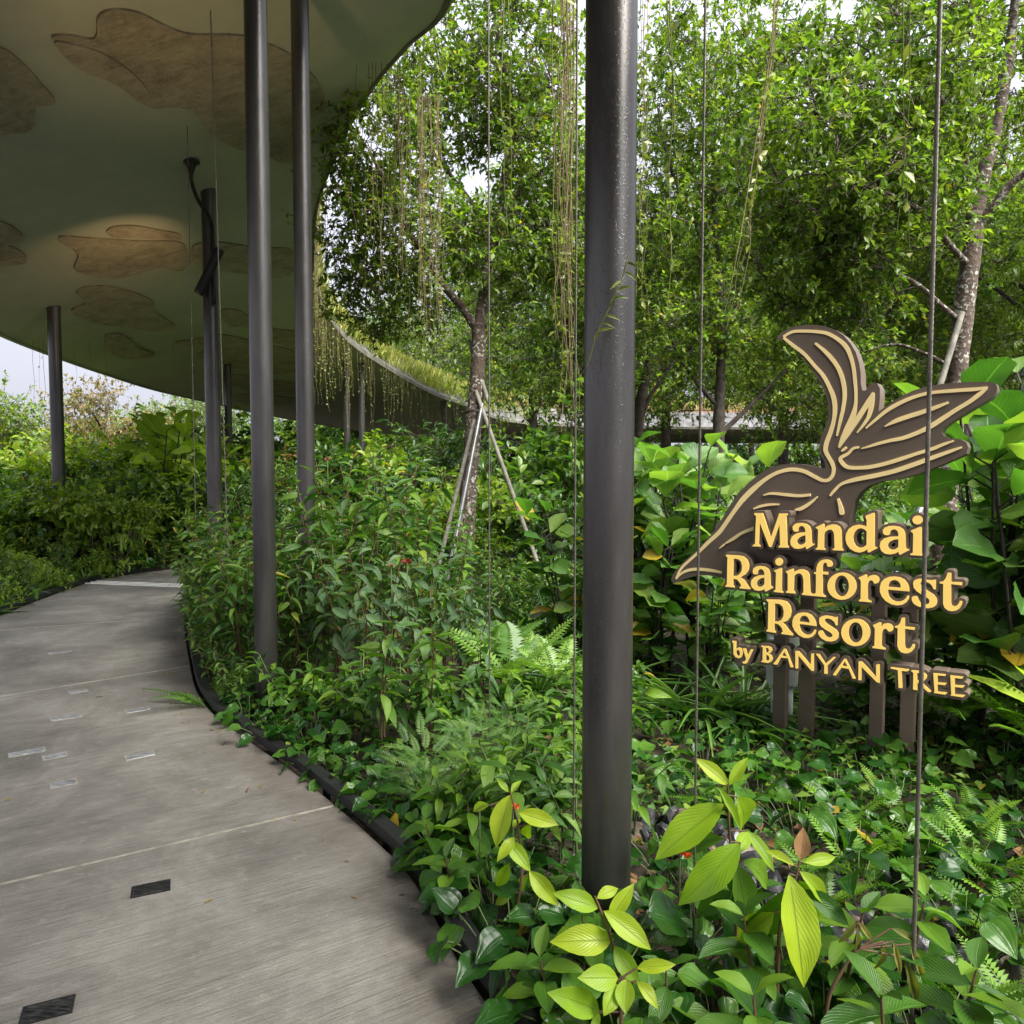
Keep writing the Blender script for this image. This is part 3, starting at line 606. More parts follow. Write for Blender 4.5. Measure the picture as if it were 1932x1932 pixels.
def offset_loops(loops, off, step):
    """outlines of the shape grown by off (distance field + marching squares)"""
    A = []; B = []
    for L in loops:
        L = np.array(L); A.append(L); B.append(np.roll(L, -1, 0))
    A = np.vstack(A); B = np.vstack(B); lo = A.min(0) - off * 2.2; hi = A.max(0) + off * 2.2
    gx_ = np.arange(lo[0], hi[0], step); gy_ = np.arange(lo[1], hi[1], step); X, Y = np.meshgrid(gx_, gy_)
    P = np.stack([X.ravel(), Y.ravel()], 1); D = np.full(len(P), 1e9); inside = np.zeros(len(P), bool)
    for a, b in zip(A, B):
        ab = b - a; tt = np.clip(((P - a) @ ab) / max(ab @ ab, 1e-12), 0, 1); D = np.minimum(D, np.linalg.norm(P - a - tt[:, None] * ab, axis=1))
        c = (a[1] > P[:, 1]) != (b[1] > P[:, 1])
        with np.errstate(divide='ignore', invalid='ignore'): xi = (b[0] - a[0]) * (P[:, 1] - a[1]) / (b[1] - a[1]) + a[0]
        inside ^= c & (P[:, 0] < xi)
    ph = np.where(inside, -D, D).reshape(X.shape) - off
    ny, nx_ = ph.shape; seg = {}
    def pt(e):
        (i, j, h) = e
        if h == 0: a, b, va, vb = (i, j), (i, j + 1), ph[i, j], ph[i, j + 1]
        else: a, b, va, vb = (i, j), (i + 1, j), ph[i, j], ph[i + 1, j]
        w = va / (va - vb); return (gx_[a[1]] * (1 - w) + gx_[b[1]] * w, gy_[a[0]] * (1 - w) + gy_[b[0]] * w)
    for i in range(ny - 1):
        for j in range(nx_ - 1):
            c = (ph[i, j] < 0) | ((ph[i, j + 1] < 0) << 1) | ((ph[i + 1, j + 1] < 0) << 2) | ((ph[i + 1, j] < 0) << 3); c = int(c)
            if c in (0, 15): continue
            b_, r_, t_, l_ = (i, j, 0), (i, j + 1, 1), (i + 1, j, 0), (i, j, 1)
            for a, b in {1: [(l_, b_)], 2: [(b_, r_)], 3: [(l_, r_)], 4: [(r_, t_)], 5: [(l_, t_), (r_, b_)], 6: [(b_, t_)], 7: [(l_, t_)], 8: [(t_, l_)], 9: [(t_, b_)], 10: [(b_, l_), (t_, r_)], 11: [(t_, r_)], 12: [(r_, l_)], 13: [(r_, b_)], 14: [(b_, l_)]}[c]: seg[a] = b
    out = []
    while seg:
        a, b = seg.popitem(); L = [a]
        while b != a and b in seg: L.append(b); b = seg.pop(b)
        if len(L) > 7: out.append([pt(e) for e in L])
    out.sort(key=lambda L: -abs(area2(L)))
    res = []
    for L in out:                                        # drop nearly collinear points
        K_ = [];
        for q in L:
            if len(K_) >= 2:
                a = np.array(K_[-2]); b = np.array(K_[-1]); c = np.array(q); ab = b - a; bc = c - b
                if abs(ab[0] * bc[1] - ab[1] * bc[0]) < step * step * 0.10 and np.linalg.norm(c - a) < 0.05: K_[-1] = q; continue
            K_.append(q)
        res.append(K_)
    return res
def oval(cx, cy, rx, ry, n=28): return [(cx + rx * math.cos(2 * math.pi * k / n), cy + ry * math.sin(2 * math.pi * k / n)) for k in range(n)]
LET = []      # (zoom, [component loops], border)
def LT(z, *comps): LET.append((z, comps))
LT(ZM, [[(95,122),(180,122),(264,370),(348,126),(434,126),(434,140),(420,150),(432,448),(446,460),(446,474),(342,472),(342,458),(358,448),(352,235),(268,467),(246,464),(149,215),(140,440),(156,450),(156,462),(78,460),(78,448),(102,436),(113,150),(95,138)]])
LT(ZM, [[(488,290),(484,262),(500,238),(530,225),(575,222),(625,232),(660,258),(675,300),(680,420),(690,436),(708,432),(706,444),(635,488),(620,484),(618,460),(590,478),(545,487),(500,480),(468,450),(460,410),(475,365),(510,335),(560,320),(615,316),(615,290),(605,268),(585,252),(560,255),(545,275),(543,305),(525,312),(500,308)], [(617,348),(590,352),(555,370),(533,395),(530,420),(545,440),(570,446),(600,435),(617,415)]])
LT(ZM, [[(722,265),(795,230),(810,236),(808,275),(840,250),(885,237),(930,240),(965,260),(982,295),(990,480),(1003,490),(1003,505),(893,500),(893,486),(912,478),(908,340),(900,310),(880,290),(850,292),(820,312),(808,335),(805,475),(822,485),(822,498),(720,494),(720,482),(740,470),(745,300),(738,280),(722,278)]])
LT(ZM, [[(1228,150),(1300,120),(1320,122),(1320,460),(1330,470),(1350,468),(1345,482),(1265,523),(1250,518),(1248,490),(1215,512),(1170,524),(1120,515),(1070,485),(1035,435),(1024,385),(1030,330),(1055,285),(1100,252),(1150,240),(1200,245),(1238,258),(1240,195),(1230,172)], [(1240,310),(1215,285),(1180,274),(1145,285),(1115,320),(1102,365),(1108,415),(1130,455),(1165,475),(1205,470),(1238,445)]])
LT(ZM, [[(1405,325),(1403,295),(1425,268),(1465,254),(1520,252),(1575,262),(1615,288),(1633,330),(1638,470),(1650,488),(1675,487),(1672,500),(1585,545),(1568,542),(1565,515),(1530,534),(1480,543),(1425,535),(1388,505),(1372,460),(1382,410),(1420,378),(1480,362),(1562,358),(1562,325),(1550,300),(1525,286),(1495,292),(1480,312),(1475,340),(1450,348),(1420,342)], [(1563,388),(1520,392),(1480,410),(1458,435),(1455,460),(1470,485),(1500,495),(1535,488),(1562,465)]])
LT(ZM, [[(1690,300),(1780,262),(1800,268),(1800,530),(1813,543),(1813,557),(1685,550),(1685,535),(1710,525),(1714,335),(1705,318),(1690,312)]], [oval(1758, 192, 52, 45)])
LT(ZR1, [[(118,126),(300,135),(380,150),(435,200),(460,270),(452,350),(415,410),(350,448),(330,462),(380,490),(430,560),(478,620),(475,635),(320,620),(320,600),(345,585),(325,540),(285,490),(228,478),(225,575),(245,590),(243,608),(110,595),(112,575),(132,565),(142,165),(120,145)], [(230,180),(300,188),(340,225),(357,290),(350,360),(320,410),(280,435),(222,440)]])
LT(ZR1, [[(525,410),(512,370),(525,325),(565,298),(620,290),(690,300),(745,335),(770,390),(776,560),(785,590),(815,600),(810,615),(710,668),(692,660),(688,630),(650,650),(600,658),(545,645),(500,605),(484,555),(495,500),(535,455),(600,430),(686,424),(685,385),(665,350),(635,333),(605,345),(590,375),(588,408),(560,415)], [(686,462),(640,470),(595,500),(573,540),(575,575),(595,598),(625,600),(660,585),(686,555)]])
LT(ZR1, [[(832,355),(925,320),(946,322),(942,655),(962,668),(962,688),(825,672),(825,652),(850,642),(858,400),(850,378),(832,370)]], [oval(903, 228, 57, 57)])
LT(ZR1, [[(1003,370),(1098,330),(1120,335),(1116,390),(1150,362),(1205,340),(1270,342),(1325,370),(1352,420),(1362,660),(1375,695),(1400,702),(1430,700),(1445,680),(1448,412),(1418,404),(1418,385),(1450,378),(1455,310),(1475,255),(1510,215),(1560,195),(1620,195),(1670,215),(1693,250),(1690,285),(1670,300),(1625,303),(1610,290),(1612,265),(1600,245),(1575,240),(1555,260),(1545,300),(1545,375),(1628,380),(1622,418),(1545,412),(1545,690),(1560,715),(1592,730),(1590,750),(1240,715),(1240,695),(1262,680),(1262,500),(1250,440),(1225,405),(1195,398),(1155,410),(1125,440),(1117,655),(1140,680),(1140,698),(1005,685),(1005,665),(1030,652),(1030,420),(1020,390),(1003,385)]])
LT(ZR2, [oval(31, 440, 209, 195), oval(28, 436, 102, 150)])
LT(ZR2, [[(270,315),(365,272),(390,278),(392,330),(420,295),(470,280),(520,285),(558,315),(565,355),(550,390),(510,405),(485,398),(475,370),(455,355),(425,360),(405,395),(398,440),(398,620),(415,640),(452,652),(450,672),(272,655),(272,635),(297,622),(300,380),(290,345),(270,335)]])
LT(ZR2, [[(992,515),(688,488),(690,540),(705,590),(745,635),(800,660),(860,660),(915,635),(950,600),(962,575),(990,580),(985,620),(950,670),(890,705),(820,714),(740,700),(660,655),(600,590),(572,520),(572,450),(590,385),(635,335),(700,308),(780,302),(860,315),(925,350),(970,410),(990,465)], [(690,450),(695,420),(715,380),(750,355),(795,352),(835,370),(862,405),(872,462)]])
LT(ZR2, [[(1045,400),(1055,365),(1085,345),(1130,335),(1190,338),(1240,350),(1300,358),(1345,352),(1370,345),(1368,488),(1335,482),(1320,440),(1285,400),(1235,378),(1185,372),(1155,385),(1148,408),(1160,430),(1200,465),(1270,515),(1340,560),(1380,610),(1390,660),(1375,710),(1330,742),(1260,755),(1190,750),(1110,725),(1055,690),(1028,645),(1025,605),(1045,585),(1085,578),(1110,592),(1120,625),(1140,665),(1180,695),(1225,700),(1265,690),(1280,660),(1270,625),(1235,595),(1160,555),(1095,510),(1055,460)]])
LT(ZR2, [[(1535,250),(1590,250),(1588,378),(1748,385),(1740,430),(1588,410),(1588,680),(1600,715),(1630,728),(1670,715),(1700,680),(1712,650),(1748,655),(1742,700),(1710,755),(1660,788),(1600,798),(1540,785),(1495,750),(1472,690),(1475,408),(1425,400),(1425,380),(1470,372),(1505,335),(1525,290)]])
LT(ZS, [[(90,90),(250,95),(320,115),(358,165),(370,220),(360,285),(325,330),(270,352),(300,375),(340,430),(388,480),(386,497),(258,478),(258,462),(275,450),(258,405),(225,370),(180,358),(178,440),(195,452),(193,467),(88,450),(90,435),(105,425),(112,120),(92,105)], [(183,135),(235,140),(270,170),(285,225),(280,280),(255,320),(220,338),(180,340)]])
LT(ZS, [[(652,390),(462,365),(465,400),(480,445),(510,475),(550,490),(590,480),(615,455),(628,432),(650,436),(640,475),(605,510),(560,525),(505,520),(450,490),(405,440),(382,385),(382,330),(400,280),(440,248),(490,238),(545,242),(595,265),(630,310),(648,350)], [(458,340),(465,310),(485,280),(520,270),(550,285),(568,315),(578,352)]])
LT(ZS, [[(683,325),(688,295),(715,278),(760,270),(820,280),(865,292),(890,285),(888,382),(868,380),(855,345),(820,315),(780,302),(750,310),(745,330),(765,355),(820,395),(875,430),(902,470),(900,520),(870,552),(820,565),(760,558),(705,525),(675,485),(672,455),(690,440),(720,440),(735,465),(755,500),(790,520),(825,512),(835,490),(815,465),(755,430),(705,395),(685,360)]])
LT(ZS, [oval(1094, 462, 164, 154), oval(1092, 462, 80, 116)])
LT(ZS, [[(1290,378),(1360,348),(1382,352),(1382,395),(1410,365),(1455,358),(1495,370),(1518,400),(1515,435),(1490,452),(1462,450),(1448,430),(1430,418),(1405,430),(1390,470),(1385,610),(1400,628),(1432,640),(1430,656),(1282,636),(1282,620),(1305,610),(1310,430),(1302,400),(1290,392)]])
LT(ZS, [[(1612,296),(1650,296),(1648,395),(1762,405),(1756,434),(1648,420),(1648,610),(1660,640),(1685,648),(1710,635),(1728,610),(1735,592),(1763,598),(1758,635),(1730,672),(1690,695),(1650,698),(1605,685),(1575,650),(1562,610),(1568,415),(1535,405),(1537,390),(1570,382),(1595,350),(1605,320)]])
LT(ZB, [[(65,108),(112,112),(108,205),(140,190),(170,195),(190,225),(192,270),(175,308),(145,322),(105,305),(80,270),(78,140),(65,125)], [(118,225),(135,215),(155,235),(160,270),(148,295),(125,285),(112,255)]])
LT(ZB, [[(192,200),(228,200),(252,275),(258,275),(290,212),(322,212),(250,375),(225,388),(190,378),(192,362),(215,358),(232,335),(230,310),(200,225)]])
LT(ZB, [[(420,168),(510,172),(545,190),(555,222),(535,252),(510,262),(545,285),(560,325),(545,360),(505,378),(420,366),(420,355),(435,350),(440,185),(420,182)], [(475,190),(500,195),(515,215),(510,240),(480,252)], [(478,275),(505,285),(520,315),(512,345),(478,350)]])
LT(ZB, [[(695,205),(722,208),(812,430),(775,430),(745,320),(660,312),(615,398),(567,392),(572,378),(590,360)], [(700,238),(733,298),(674,290)]])
LT(ZB, [[(836,232),(880,235),(1025,400),(1030,265),(1062,262),(1062,475),(1035,475),(872,285),(868,445),(836,445)]])
LT(ZB, [[(1088,268),(1130,268),(1205,385),(1300,305),(1332,308),(1230,410),(1230,512),(1188,508),(1190,405)]])
LT(ZB, [[(1430,330),(1455,330),(1575,570),(1538,570),(1490,450),(1400,435),(1332,532),(1297,525),(1300,512)], [(1440,358),(1475,422),(1408,412)]])
LT(ZB, [[(1610,360),(1650,362),(1825,550),(1822,400),(1866,397),(1866,622),(1835,615),(1645,425),(1642,588),(1605,588)]])
LT(ZT, [[(290,330),(645,375),(640,395),(605,415),(500,400),(515,740),(440,735),(425,390),(285,355)]])
LT(ZT, [[(688,395),(860,410),(950,450),(992,500),(985,550),(930,600),(900,640),(1078,800),(1040,822),(1000,805),(895,705),(805,625),(805,778),(722,770),(728,440),(690,412)], [(800,440),(870,455),(900,500),(885,550),(830,590),(802,590)]])
LT(ZT, [[(1115,450),(1360,475),(1345,505),(1200,490),(1200,632),(1378,640),(1345,685),(1200,665),(1200,810),(1390,825),(1350,868),(1125,832),(1140,800)]])
LT(ZT, [[(1448,492),(1705,520),(1670,558),(1535,540),(1535,680),(1725,690),(1690,735),(1535,715),(1535,862),(1735,878),(1690,920),(1450,882),(1465,850)]])
FACE = 0.205
for k, (z, comps) in enumerate(LET):
    cl = [[[on_sign(*z(p), FACE) for p in L] for L in c] for c in comps]
    yb = -0.100 - 0.0012 * (k % 3); yf = -0.199 - 0.0009 * (k % 3)           # neighbouring blocks never share a plane
    border = 0.0150 if z in (ZM, ZR1, ZR2, ZS) else 0.0165
    grown = offset_loops([L for c in cl for L in c], border, 0.0045)
    comp_out = []                                         # outer loops with their holes
    outers = [L for L in grown if area2(L) * area2(grown[0]) > 0]; holes = [L for L in grown if area2(L) * area2(grown[0]) < 0]
    V = []; T = []; Q = []
    for L in outers:
        a = np.array(L); hs = [h for h in holes if a[:, 0].min() < h[0][0] < a[:, 0].max() and a[:, 1].min() < h[0][1] < a[:, 1].max()]
        v, t_, q = extrude([L] + hs, yf, yb); n = len(V); V += v; T += [[i + n for i in f_] for f_ in t_]; Q += [[i + n for i in f_] for f_ in q]
    me = mesh_np('letter', V, tris=T, quads=Q, mat=M['brown'], smooth=False)
    bm = bmesh.new(); bm.from_mesh(me); bmesh.ops.recalc_face_normals(bm, faces=bm.faces); bm.to_mesh(me); bm.free()
    lo = obj('letter', me, sign); autosmooth(lo, 40)
    V = []; T = []; Q = []
    for c in cl:
        v, t_, q = extrude(c, -0.2055, -0.196); n = len(V); V += v; T += [[i + n for i in f_] for f_ in t_]; Q += [[i + n for i in f_] for f_ in q]
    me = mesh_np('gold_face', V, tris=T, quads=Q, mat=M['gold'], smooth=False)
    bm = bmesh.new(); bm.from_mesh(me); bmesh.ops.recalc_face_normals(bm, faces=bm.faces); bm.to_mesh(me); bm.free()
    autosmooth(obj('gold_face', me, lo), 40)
# bird panel
PF = 0.085
o1 = [(75,165),(110,130),(170,95),(250,75),(350,68),(450,78),(540,110),(600,150),(660,220),(700,290),(725,370),(738,450),(740,540),(752,592),(775,590),(800,555),(835,527),(868,532),(890,572),(890,650),(880,756),(960,702),(1050,642),(1150,592),(1250,560),(1400,535),(1600,522),(1760,520),(1810,535),(1822,570),(1810,610),(1770,650),(1620,735),(1450,840),(1395,885),(1378,920),(1395,950),(1440,965),(1530,975),(1575,1000),(1590,1040),(1575,1090),(1540,1110),(1400,1170),(1200,1250),(1050,1290),(900,1310),(800,1345),(730,1400),(690,1460),(670,1530),(655,1600),(640,1690)]
o2 = [(1850,1060),(1810,1180),(1780,1290),(1600,1400),(1200,1470),(700,1475),(600,1455),(520,1435),(420,1420),(300,1425),(200,1450),(90,1497),(50,1500),(33,1478),(38,1435),(80,1370),(150,1290),(250,1200),(350,1110),(450,1000),(520,900),(590,790),(660,670),(740,560),(820,470),(900,400),(1000,320),(1100,265),(1200,238),(1300,228),(1400,230),(1500,245),(1600,275),(1672,297)]
o3 = [(458,1212),(455,1160),(425,1110),(408,1060),(410,1000),(435,930),(470,860),(485,780),(480,690),(455,600),(415,520),(350,430),(280,330),(200,240),(120,200),(80,180)]
outl = [on_sign(*Z1(p), PF) for p in o1] + [on_sign(*Z2(p), PF) for p in o2] + [on_sign(*Z1(p), PF) for p in o3]
panel = make_ext('bird_panel', [outl], -PF, 0.03, M['brown'], sign, 32)
bm = bmesh.new(); bm.from_mesh(panel.data)
ed = [e for e in bm.edges if len(e.link_faces) == 2 and abs(e.verts[0].co.y + PF) < 1e-5 and abs(e.verts[1].co.y + PF) < 1e-5 and any(abs(f_.normal.y) < 0.5 for f_ in e.link_faces)]
bm.free()
ST = [(Z1, [(125,165,20),(200,125,22),(300,120,22),(400,125,24),(480,140,26),(560,185,28),(620,240,30),(655,310,28),(680,400,24),(692,500,22),(700,600,20),(698,700,24),(675,800,40),(630,900,44),(590,980,30),(565,1045,16)]),
      (Z1, [(128,172,20),(200,230,24),(290,300,26),(370,390,26),(440,470,28),(490,560,30),(525,650,36),(535,740,34),(525,830,30),(500,920,34),(470,1000,34),(460,1060,32),(480,1110,28),(510,1160,28),(525,1210,28),(515,1265,26),(480,1300,26),(430,1300,28),(370,1270,28),(290,1230,30),(200,1215,30),(110,1230,30),(30,1265,32),(-47,1317,36),(-121,1380,42),(-195,1454,40),(-240,1513,37),(-292,1587,34),(-343,1661,33),(-388,1720,33),(-469,1794,30),(-551,1876,27),(-625,1943,25),(-684,2002,24),(-725,2080,16)]),
      (Z2, [(85,1462,18),(130,1412,24),(200,1372,34),(300,1355,34),(430,1365,34),(575,1390,26)]),
      (Z1, [(378,215,16),(450,275,24),(520,350,30),(570,430,30),(600,520,30),(612,620,26),(600,730,24),(575,840,24),(550,950,14)]),
      (Z1, [(840,605,16),(802,680,38),(750,760,36),(700,840,34),(650,910,36),(605,975,34),(568,1040,16)]),
      (Z1, [(842,615,14),(826,700,30),(805,790,28),(770,850,22),(710,925,8)]),
      (Z1, [(780,890,10),(860,820,22),(960,740,26),(1080,675,28),(1200,630,26),(1320,605,24),(1500,590,24),(1650,580,24),(1745,566,14)]),
      (Z1, [(1740,572,16),(1680,620,28),(1600,680,28),(1500,740,28),(1400,805,30),(1300,870,32),(1200,920,30),(1080,965,28),(980,985,26),(880,1010,24),(800,1035,16),(745,1050,8)]),
      (Z1, [(930,875,8),(1020,830,28),(1120,795,30),(1230,760,30),(1330,725,28),(1435,685,18)]), (Z1, [(588,1072,14),(608,1056,20),(628,1040,18)]),
      (Z1, [(725,1040,14),(680,1050,20),(640,1090,22),(582,1125,26),(590,1160,26),(630,1195,28),(700,1203,28),(820,1195,30),(950,1165,28),(1080,1125,28),(1200,1085,26),(1300,1055,26),(1400,1015,20),(1475,990,10)]),
      (Z1, [(1540,1040,14),(1440,1075,26),(1300,1125,30),(1150,1180,32),(1000,1230,32),(850,1265,34),(700,1295,32),(590,1330,24),(530,1385,22),(498,1425,14)]),
      (Z1, [(560,1445,18),(578,1500,26),(590,1555,36),(590,1575,24)]), (Z2, [(1020,565,12),(1110,545,26),(1250,558,30),(1400,570,28),(1525,560,26)]),
      (Z2, [(915,710,14),(980,685,26),(1080,665,26),(1190,662,14)]), (Z2, [(1360,720,16),(1430,705,40),(1520,650,36),(1600,582,14)]),
      (Z2, [(550,1135,10),(578,1112,20),(605,1090,20)]), (Z2, [(615,1080,18),(700,1030,34),(800,965,34),(930,915,40)])]
for k, (z, pts) in enumerate(ST):
    C = catmull(pts, 5); RR = np.random.RandomState(k)
    P = np.array([on_sign(*z((c_[0], c_[1])), PF) for c_ in C]); sc_ = 0.5 * 1932 / 2268 / (3.5778 if z is Z1 else 4.83) / F * 4.35
    d = np.gradient(P, axis=0); d /= np.linalg.norm(d, axis=1, keepdims=True); n = np.stack([-d[:, 1], d[:, 0]], 1)
    w = (C[:, 2] * sc_ * (1 + 0.10 * np.interp(np.arange(len(C)), np.arange(0, len(C) + 6, 6), RR.uniform(-1, 1, len(np.arange(0, len(C) + 6, 6))))))[:, None]
    L_ = P + n * w; R_ = P - n * w; m = len(P); y0 = -PF - 0.0035 - 0.0004 * k; y1 = -PF + 0.002
    V = [(a[0], y0, a[1]) for a in L_] + [(a[0], y0, a[1]) for a in R_] + [(a[0], y1, a[1]) for a in L_] + [(a[0], y1, a[1]) for a in R_]
    Q = []
    for i in range(m - 1): Q += [[i, i + 1, m + i + 1, m + i], [i, 2 * m + i, 2 * m + i + 1, i + 1], [m + i, m + i + 1, 3 * m + i + 1, 3 * m + i]]
    Q += [[0, m, 3 * m, 2 * m], [m - 1, 3 * m - 1, 4 * m - 1, 2 * m - 1]]
    obj('gold_line', mesh_np('gold_line', V, quads=Q, mat=M['gold_pale'], smooth=False), panel)
for k, (xa, xb, pytop, dep) in enumerate([(1709, 1736, 1330, 0.04), (1766, 1796, 1300, 0.09), (1922, 1952, 1320, 0.04), (1990, 2022, 1330, 0.09)]):
    s_ = 1932 / 2268; ua, za = on_sign(xa * s_, 1425, -dep); ub, _ = on_sign(xb * s_, 1425, -dep); _, zt = on_sign((xa + xb) / 2 * s_, pytop * s_, -dep)
    mb = MB(); mb.box(((ua + ub) / 2, dep + 0.035, (zt - 0.25) / 2 + 0.03), (ub - ua, 0.07, zt + 0.31))
    o = obj('post', mb.mesh('post', M['brown'], False), sign)
    bm = bmesh.new(); bm.from_mesh(o.data); bmesh.ops.bevel(bm, geom=bm.edges[:], offset=0.003, segments=2, affect='EDGES'); bm.to_mesh(o.data); bm.free()
for k, (ua, ub, z) in enumerate([(-0.55, 0.35, 0.93), (-0.35, 0.42, 0.66), (-0.42, 0.42, 0.40)]):      # rails behind the lettering
    pass
# small grey junction box behind the posts
jb = thing('junction_box', 'pale grey cable junction box standing behind the sign posts', 'junction box', (gx(1482, 4.75), 4.75, 0.0), S_RZ + 0.25)
mb = MB(); mb.box((0, 0, 0.42), (0.19, 0.10, 0.36)); o = obj('case', mb.mesh('case', M['box_grey'], False), jb)
bm = bmesh.new(); bm.from_mesh(o.data); bmesh.ops.bevel(bm, geom=bm.edges[:], offset=0.012, segments=2, affect='EDGES'); bm.to_mesh(o.data); bm.free()
mb = MB(); mb.box((-0.03, -0.056, 0.47), (0.10, 0.012, 0.16)); obj('door_flap', mb.mesh('door_flap', M['box_grey'], False), jb)
mb = MB(); mb.tube([(0.05, 0, 0.26), (0.05, 0, -0.1)], 0.02, 10); mb.tube([(-0.05, 0, 0.26), (-0.05, 0, -0.1)], 0.02, 10); obj('stand_legs', mb.mesh('stand_legs', M['box_grey']), jb)
# ------------------------------------------------------------------ leaf templates  (base at origin, along +Y, face +Z)
def leaf_tpl(prof, ns=6, half=2, curl=0.25, fold=0.12, wave=0.0, roll=0.0, seed=0):
    """prof(v) half width for length 1; returns V, Q, uv"""
    R = np.random.RandomState(seed); V = []; uv = []; nc = 2 * half + 1
    ph = R.uniform(0, 6)
    for i in range(ns + 1):
        v = i / ns; w = prof(v)
        for j in range(nc):
            u = (j - half) / half
            z = -curl * v * v + fold * abs(u) * w * 2 + wave * math.sin(v * 13 + ph + (2 if u > 0 else 0)) * abs(u) * w * 2
            V.append((u * w + roll * v * v, v - 0.18 * curl * v * v, z)); uv.append((u * .5 + .5, v))
    Q = [[i * nc + j, i * nc + j + 1, (i + 1) * nc + j + 1, (i + 1) * nc + j] for i in range(ns) for j in range(nc - 1)]
    return np.array(V), np.array(Q), np.array(uv)
def p_lance(v): return max(0.002, 0.155 * math.sin(math.pi * min(1, v ** 0.85)) ** 0.9 * (1 - 0.25 * v))
def p_ellip(v): return max(0.002, 0.235 * math.sin(math.pi * v ** 0.95) ** 0.75)
def p_blade(v): return max(0.002, 0.215 * math.sin(math.pi * v ** 0.9) ** 0.95)
def p_heart(v): return max(0.002, 0.45 * math.sin(math.pi * min(1, v + 0.015) ** 0.62) ** 0.82 * (1 - 0.12 * v))
def p_obov(v): return max(0.012, 0.36 * math.sin(math.pi * v ** 1.35) ** 0.60)
def p_strap(v): return max(0.001, 0.021 * (1 - v ** 4) * min(1, 0.55 + 2.5 * v))
def p_nest(v): return max(0.004, 0.10 * min(1, 0.25 + 2.2 * v) * (1 - v ** 5))
def p_small(v): return max(0.002, 0.26 * math.sin(math.pi * v) ** 0.8)
TPL = {}
for k in range(3):
    TPL['lance', k] = leaf_tpl(p_lance, 6, 1, [0.28, 0.40, 0.18][k], 0.35, 0.03, [0, .05, -.05][k], k)
    TPL['ellip', k] = leaf_tpl(p_ellip, 6, 2, [0.22, 0.36, 0.12][k], 0.22, 0.04, [0, .06, -.06][k], k + 3)
    TPL['blade', k] = leaf_tpl(p_blade, 8, 2, [0.16, 0.26, 0.10][k], 0.25, 0.05, [0, .05, -.05][k], k + 30)
    TPL['heart', k] = leaf_tpl(p_heart, 9, 2, [0.22, 0.34, 0.14][k], 0.16, 0.05, [0, .05, -.05][k], k + 6)
    TPL['obov', k] = leaf_tpl(p_obov, 6, 2, [0.22, 0.34, 0.08][k], 0.16, 0.06, [0, .05, -.05][k], k + 9)
    TPL['strap', k] = leaf_tpl(p_strap, 9, 1, [0.55, 0.85, 0.32][k], 0.9, 0.0, [0, .1, -.1][k], k + 12)
    TPL['nest', k] = leaf_tpl(p_nest, 12, 2, [0.25, 0.45, 0.12][k], 0.25, 0.14, [0, .1, -.1][k], k + 15)
    TPL['small', k] = leaf_tpl(p_small, 3, 1, [0.2, 0.35, 0.05][k], 0.3, 0.0, 0, k + 18)
def fern_tpl(n=17, plen=0.16, arch=0.35, seed=0, pw=0.34):
    V = []; Q = []; uv = []; R = np.random.RandomState(seed)
    pts = [np.array([0.03 * math.sin(3 * a), a - 0.25 * arch * a * a, 0.10 * a - arch * a * a]) for a in np.linspace(0, 1, n + 4)]
    def quad(a, b, c, d, u0=0.5):
        k = len(V); V.extend([a, b, c, d]); uv.extend([(.5, 0), (1, .4), (.5, 1), (0, .4)]); Q.append([k, k + 1, k + 2, k + 3])
    for i in range(len(pts) - 1):
        w = 0.006; quad(pts[i] + [-w, 0, 0], pts[i] + [w, 0, 0], pts[i + 1] + [w * .7, 0, 0], pts[i + 1] + [-w * .7, 0, 0])
    for i in range(2, len(pts)):
        f_ = i / (len(pts) - 1); L = plen * (math.sin(math.pi * min(1, (0.14 + 0.86 * f_) ** 0.8)) ** 0.7 + 0.05) * R.uniform(.9, 1.08)
        for s in (-1, 1):
            d = np.array([s * 0.93, 0.35, -0.18 + R.uniform(-.12, .12)]); d /= np.linalg.norm(d); pt = pts[i] + np.array([0, 0.012 * s, 0])
            ax = np.array([0, 1, 0.15 * s]); w = L * pw * 0.5
            k = len(V)
            V.extend([pt, pt + d * L * .35 + ax * w, pt + d * L, pt + d * L * .35 - ax * w, pt + d * L * .5 + np.array([0, 0, 0.12 * w])])
            uv.extend([(.5, 0), (1, .4), (.5, 1), (0, .4), (.5, .5)])
            Q.extend([[k, k + 1, k + 4, k + 4], [k + 1, k + 2, k + 4, k + 4], [k + 2, k + 3, k + 4, k + 4], [k + 3, k, k + 4, k + 4]])
    return np.array(V), np.array(Q), np.array(uv)
for k in range(3):
    TPL['fern', k] = fern_tpl(18, 0.15, [0.3, 0.5, 0.15][k], k)
    TPL['feath', k] = fern_tpl(13, 0.20, [0.25, 0.4, 0.1][k], k + 5, 0.22)
def tq(Q):                                  # quads that repeat their last corner become triangles
    Q = np.asarray(Q); d = Q[:, 2] == Q[:, 3]; return Q[~d], Q[d][:, :3]
LM = {}
def leaf_mesh(kind, k, mat):
    key = (kind, k, mat)
    if key not in LM:
        V, Q, uv = TPL[kind, k]; q, t_ = tq(Q); LM[key] = mesh_np('frond' if kind in ('fern', 'feath') else 'leaf', V, tris=t_, quads=q, mat=M[mat], uv=uv)
    return LM[key]
def frame(pos, d, up, L, W=1.0):
    """matrix with +Y = d, +Z near up, length L, relative width W"""
    y = np.array(d, float); y /= np.linalg.norm(y); z = np.array(up, float) - np.dot(up, y) * y
    if np.linalg.norm(z) < 1e-4: z = np.cross(y, [1, 0, 0.3])
    z /= np.linalg.norm(z); x = np.cross(y, z); m = np.eye(4)
    m[:3, 0] = x * L * W; m[:3, 1] = y * L; m[:3, 2] = z * L; m[:3, 3] = pos; return m
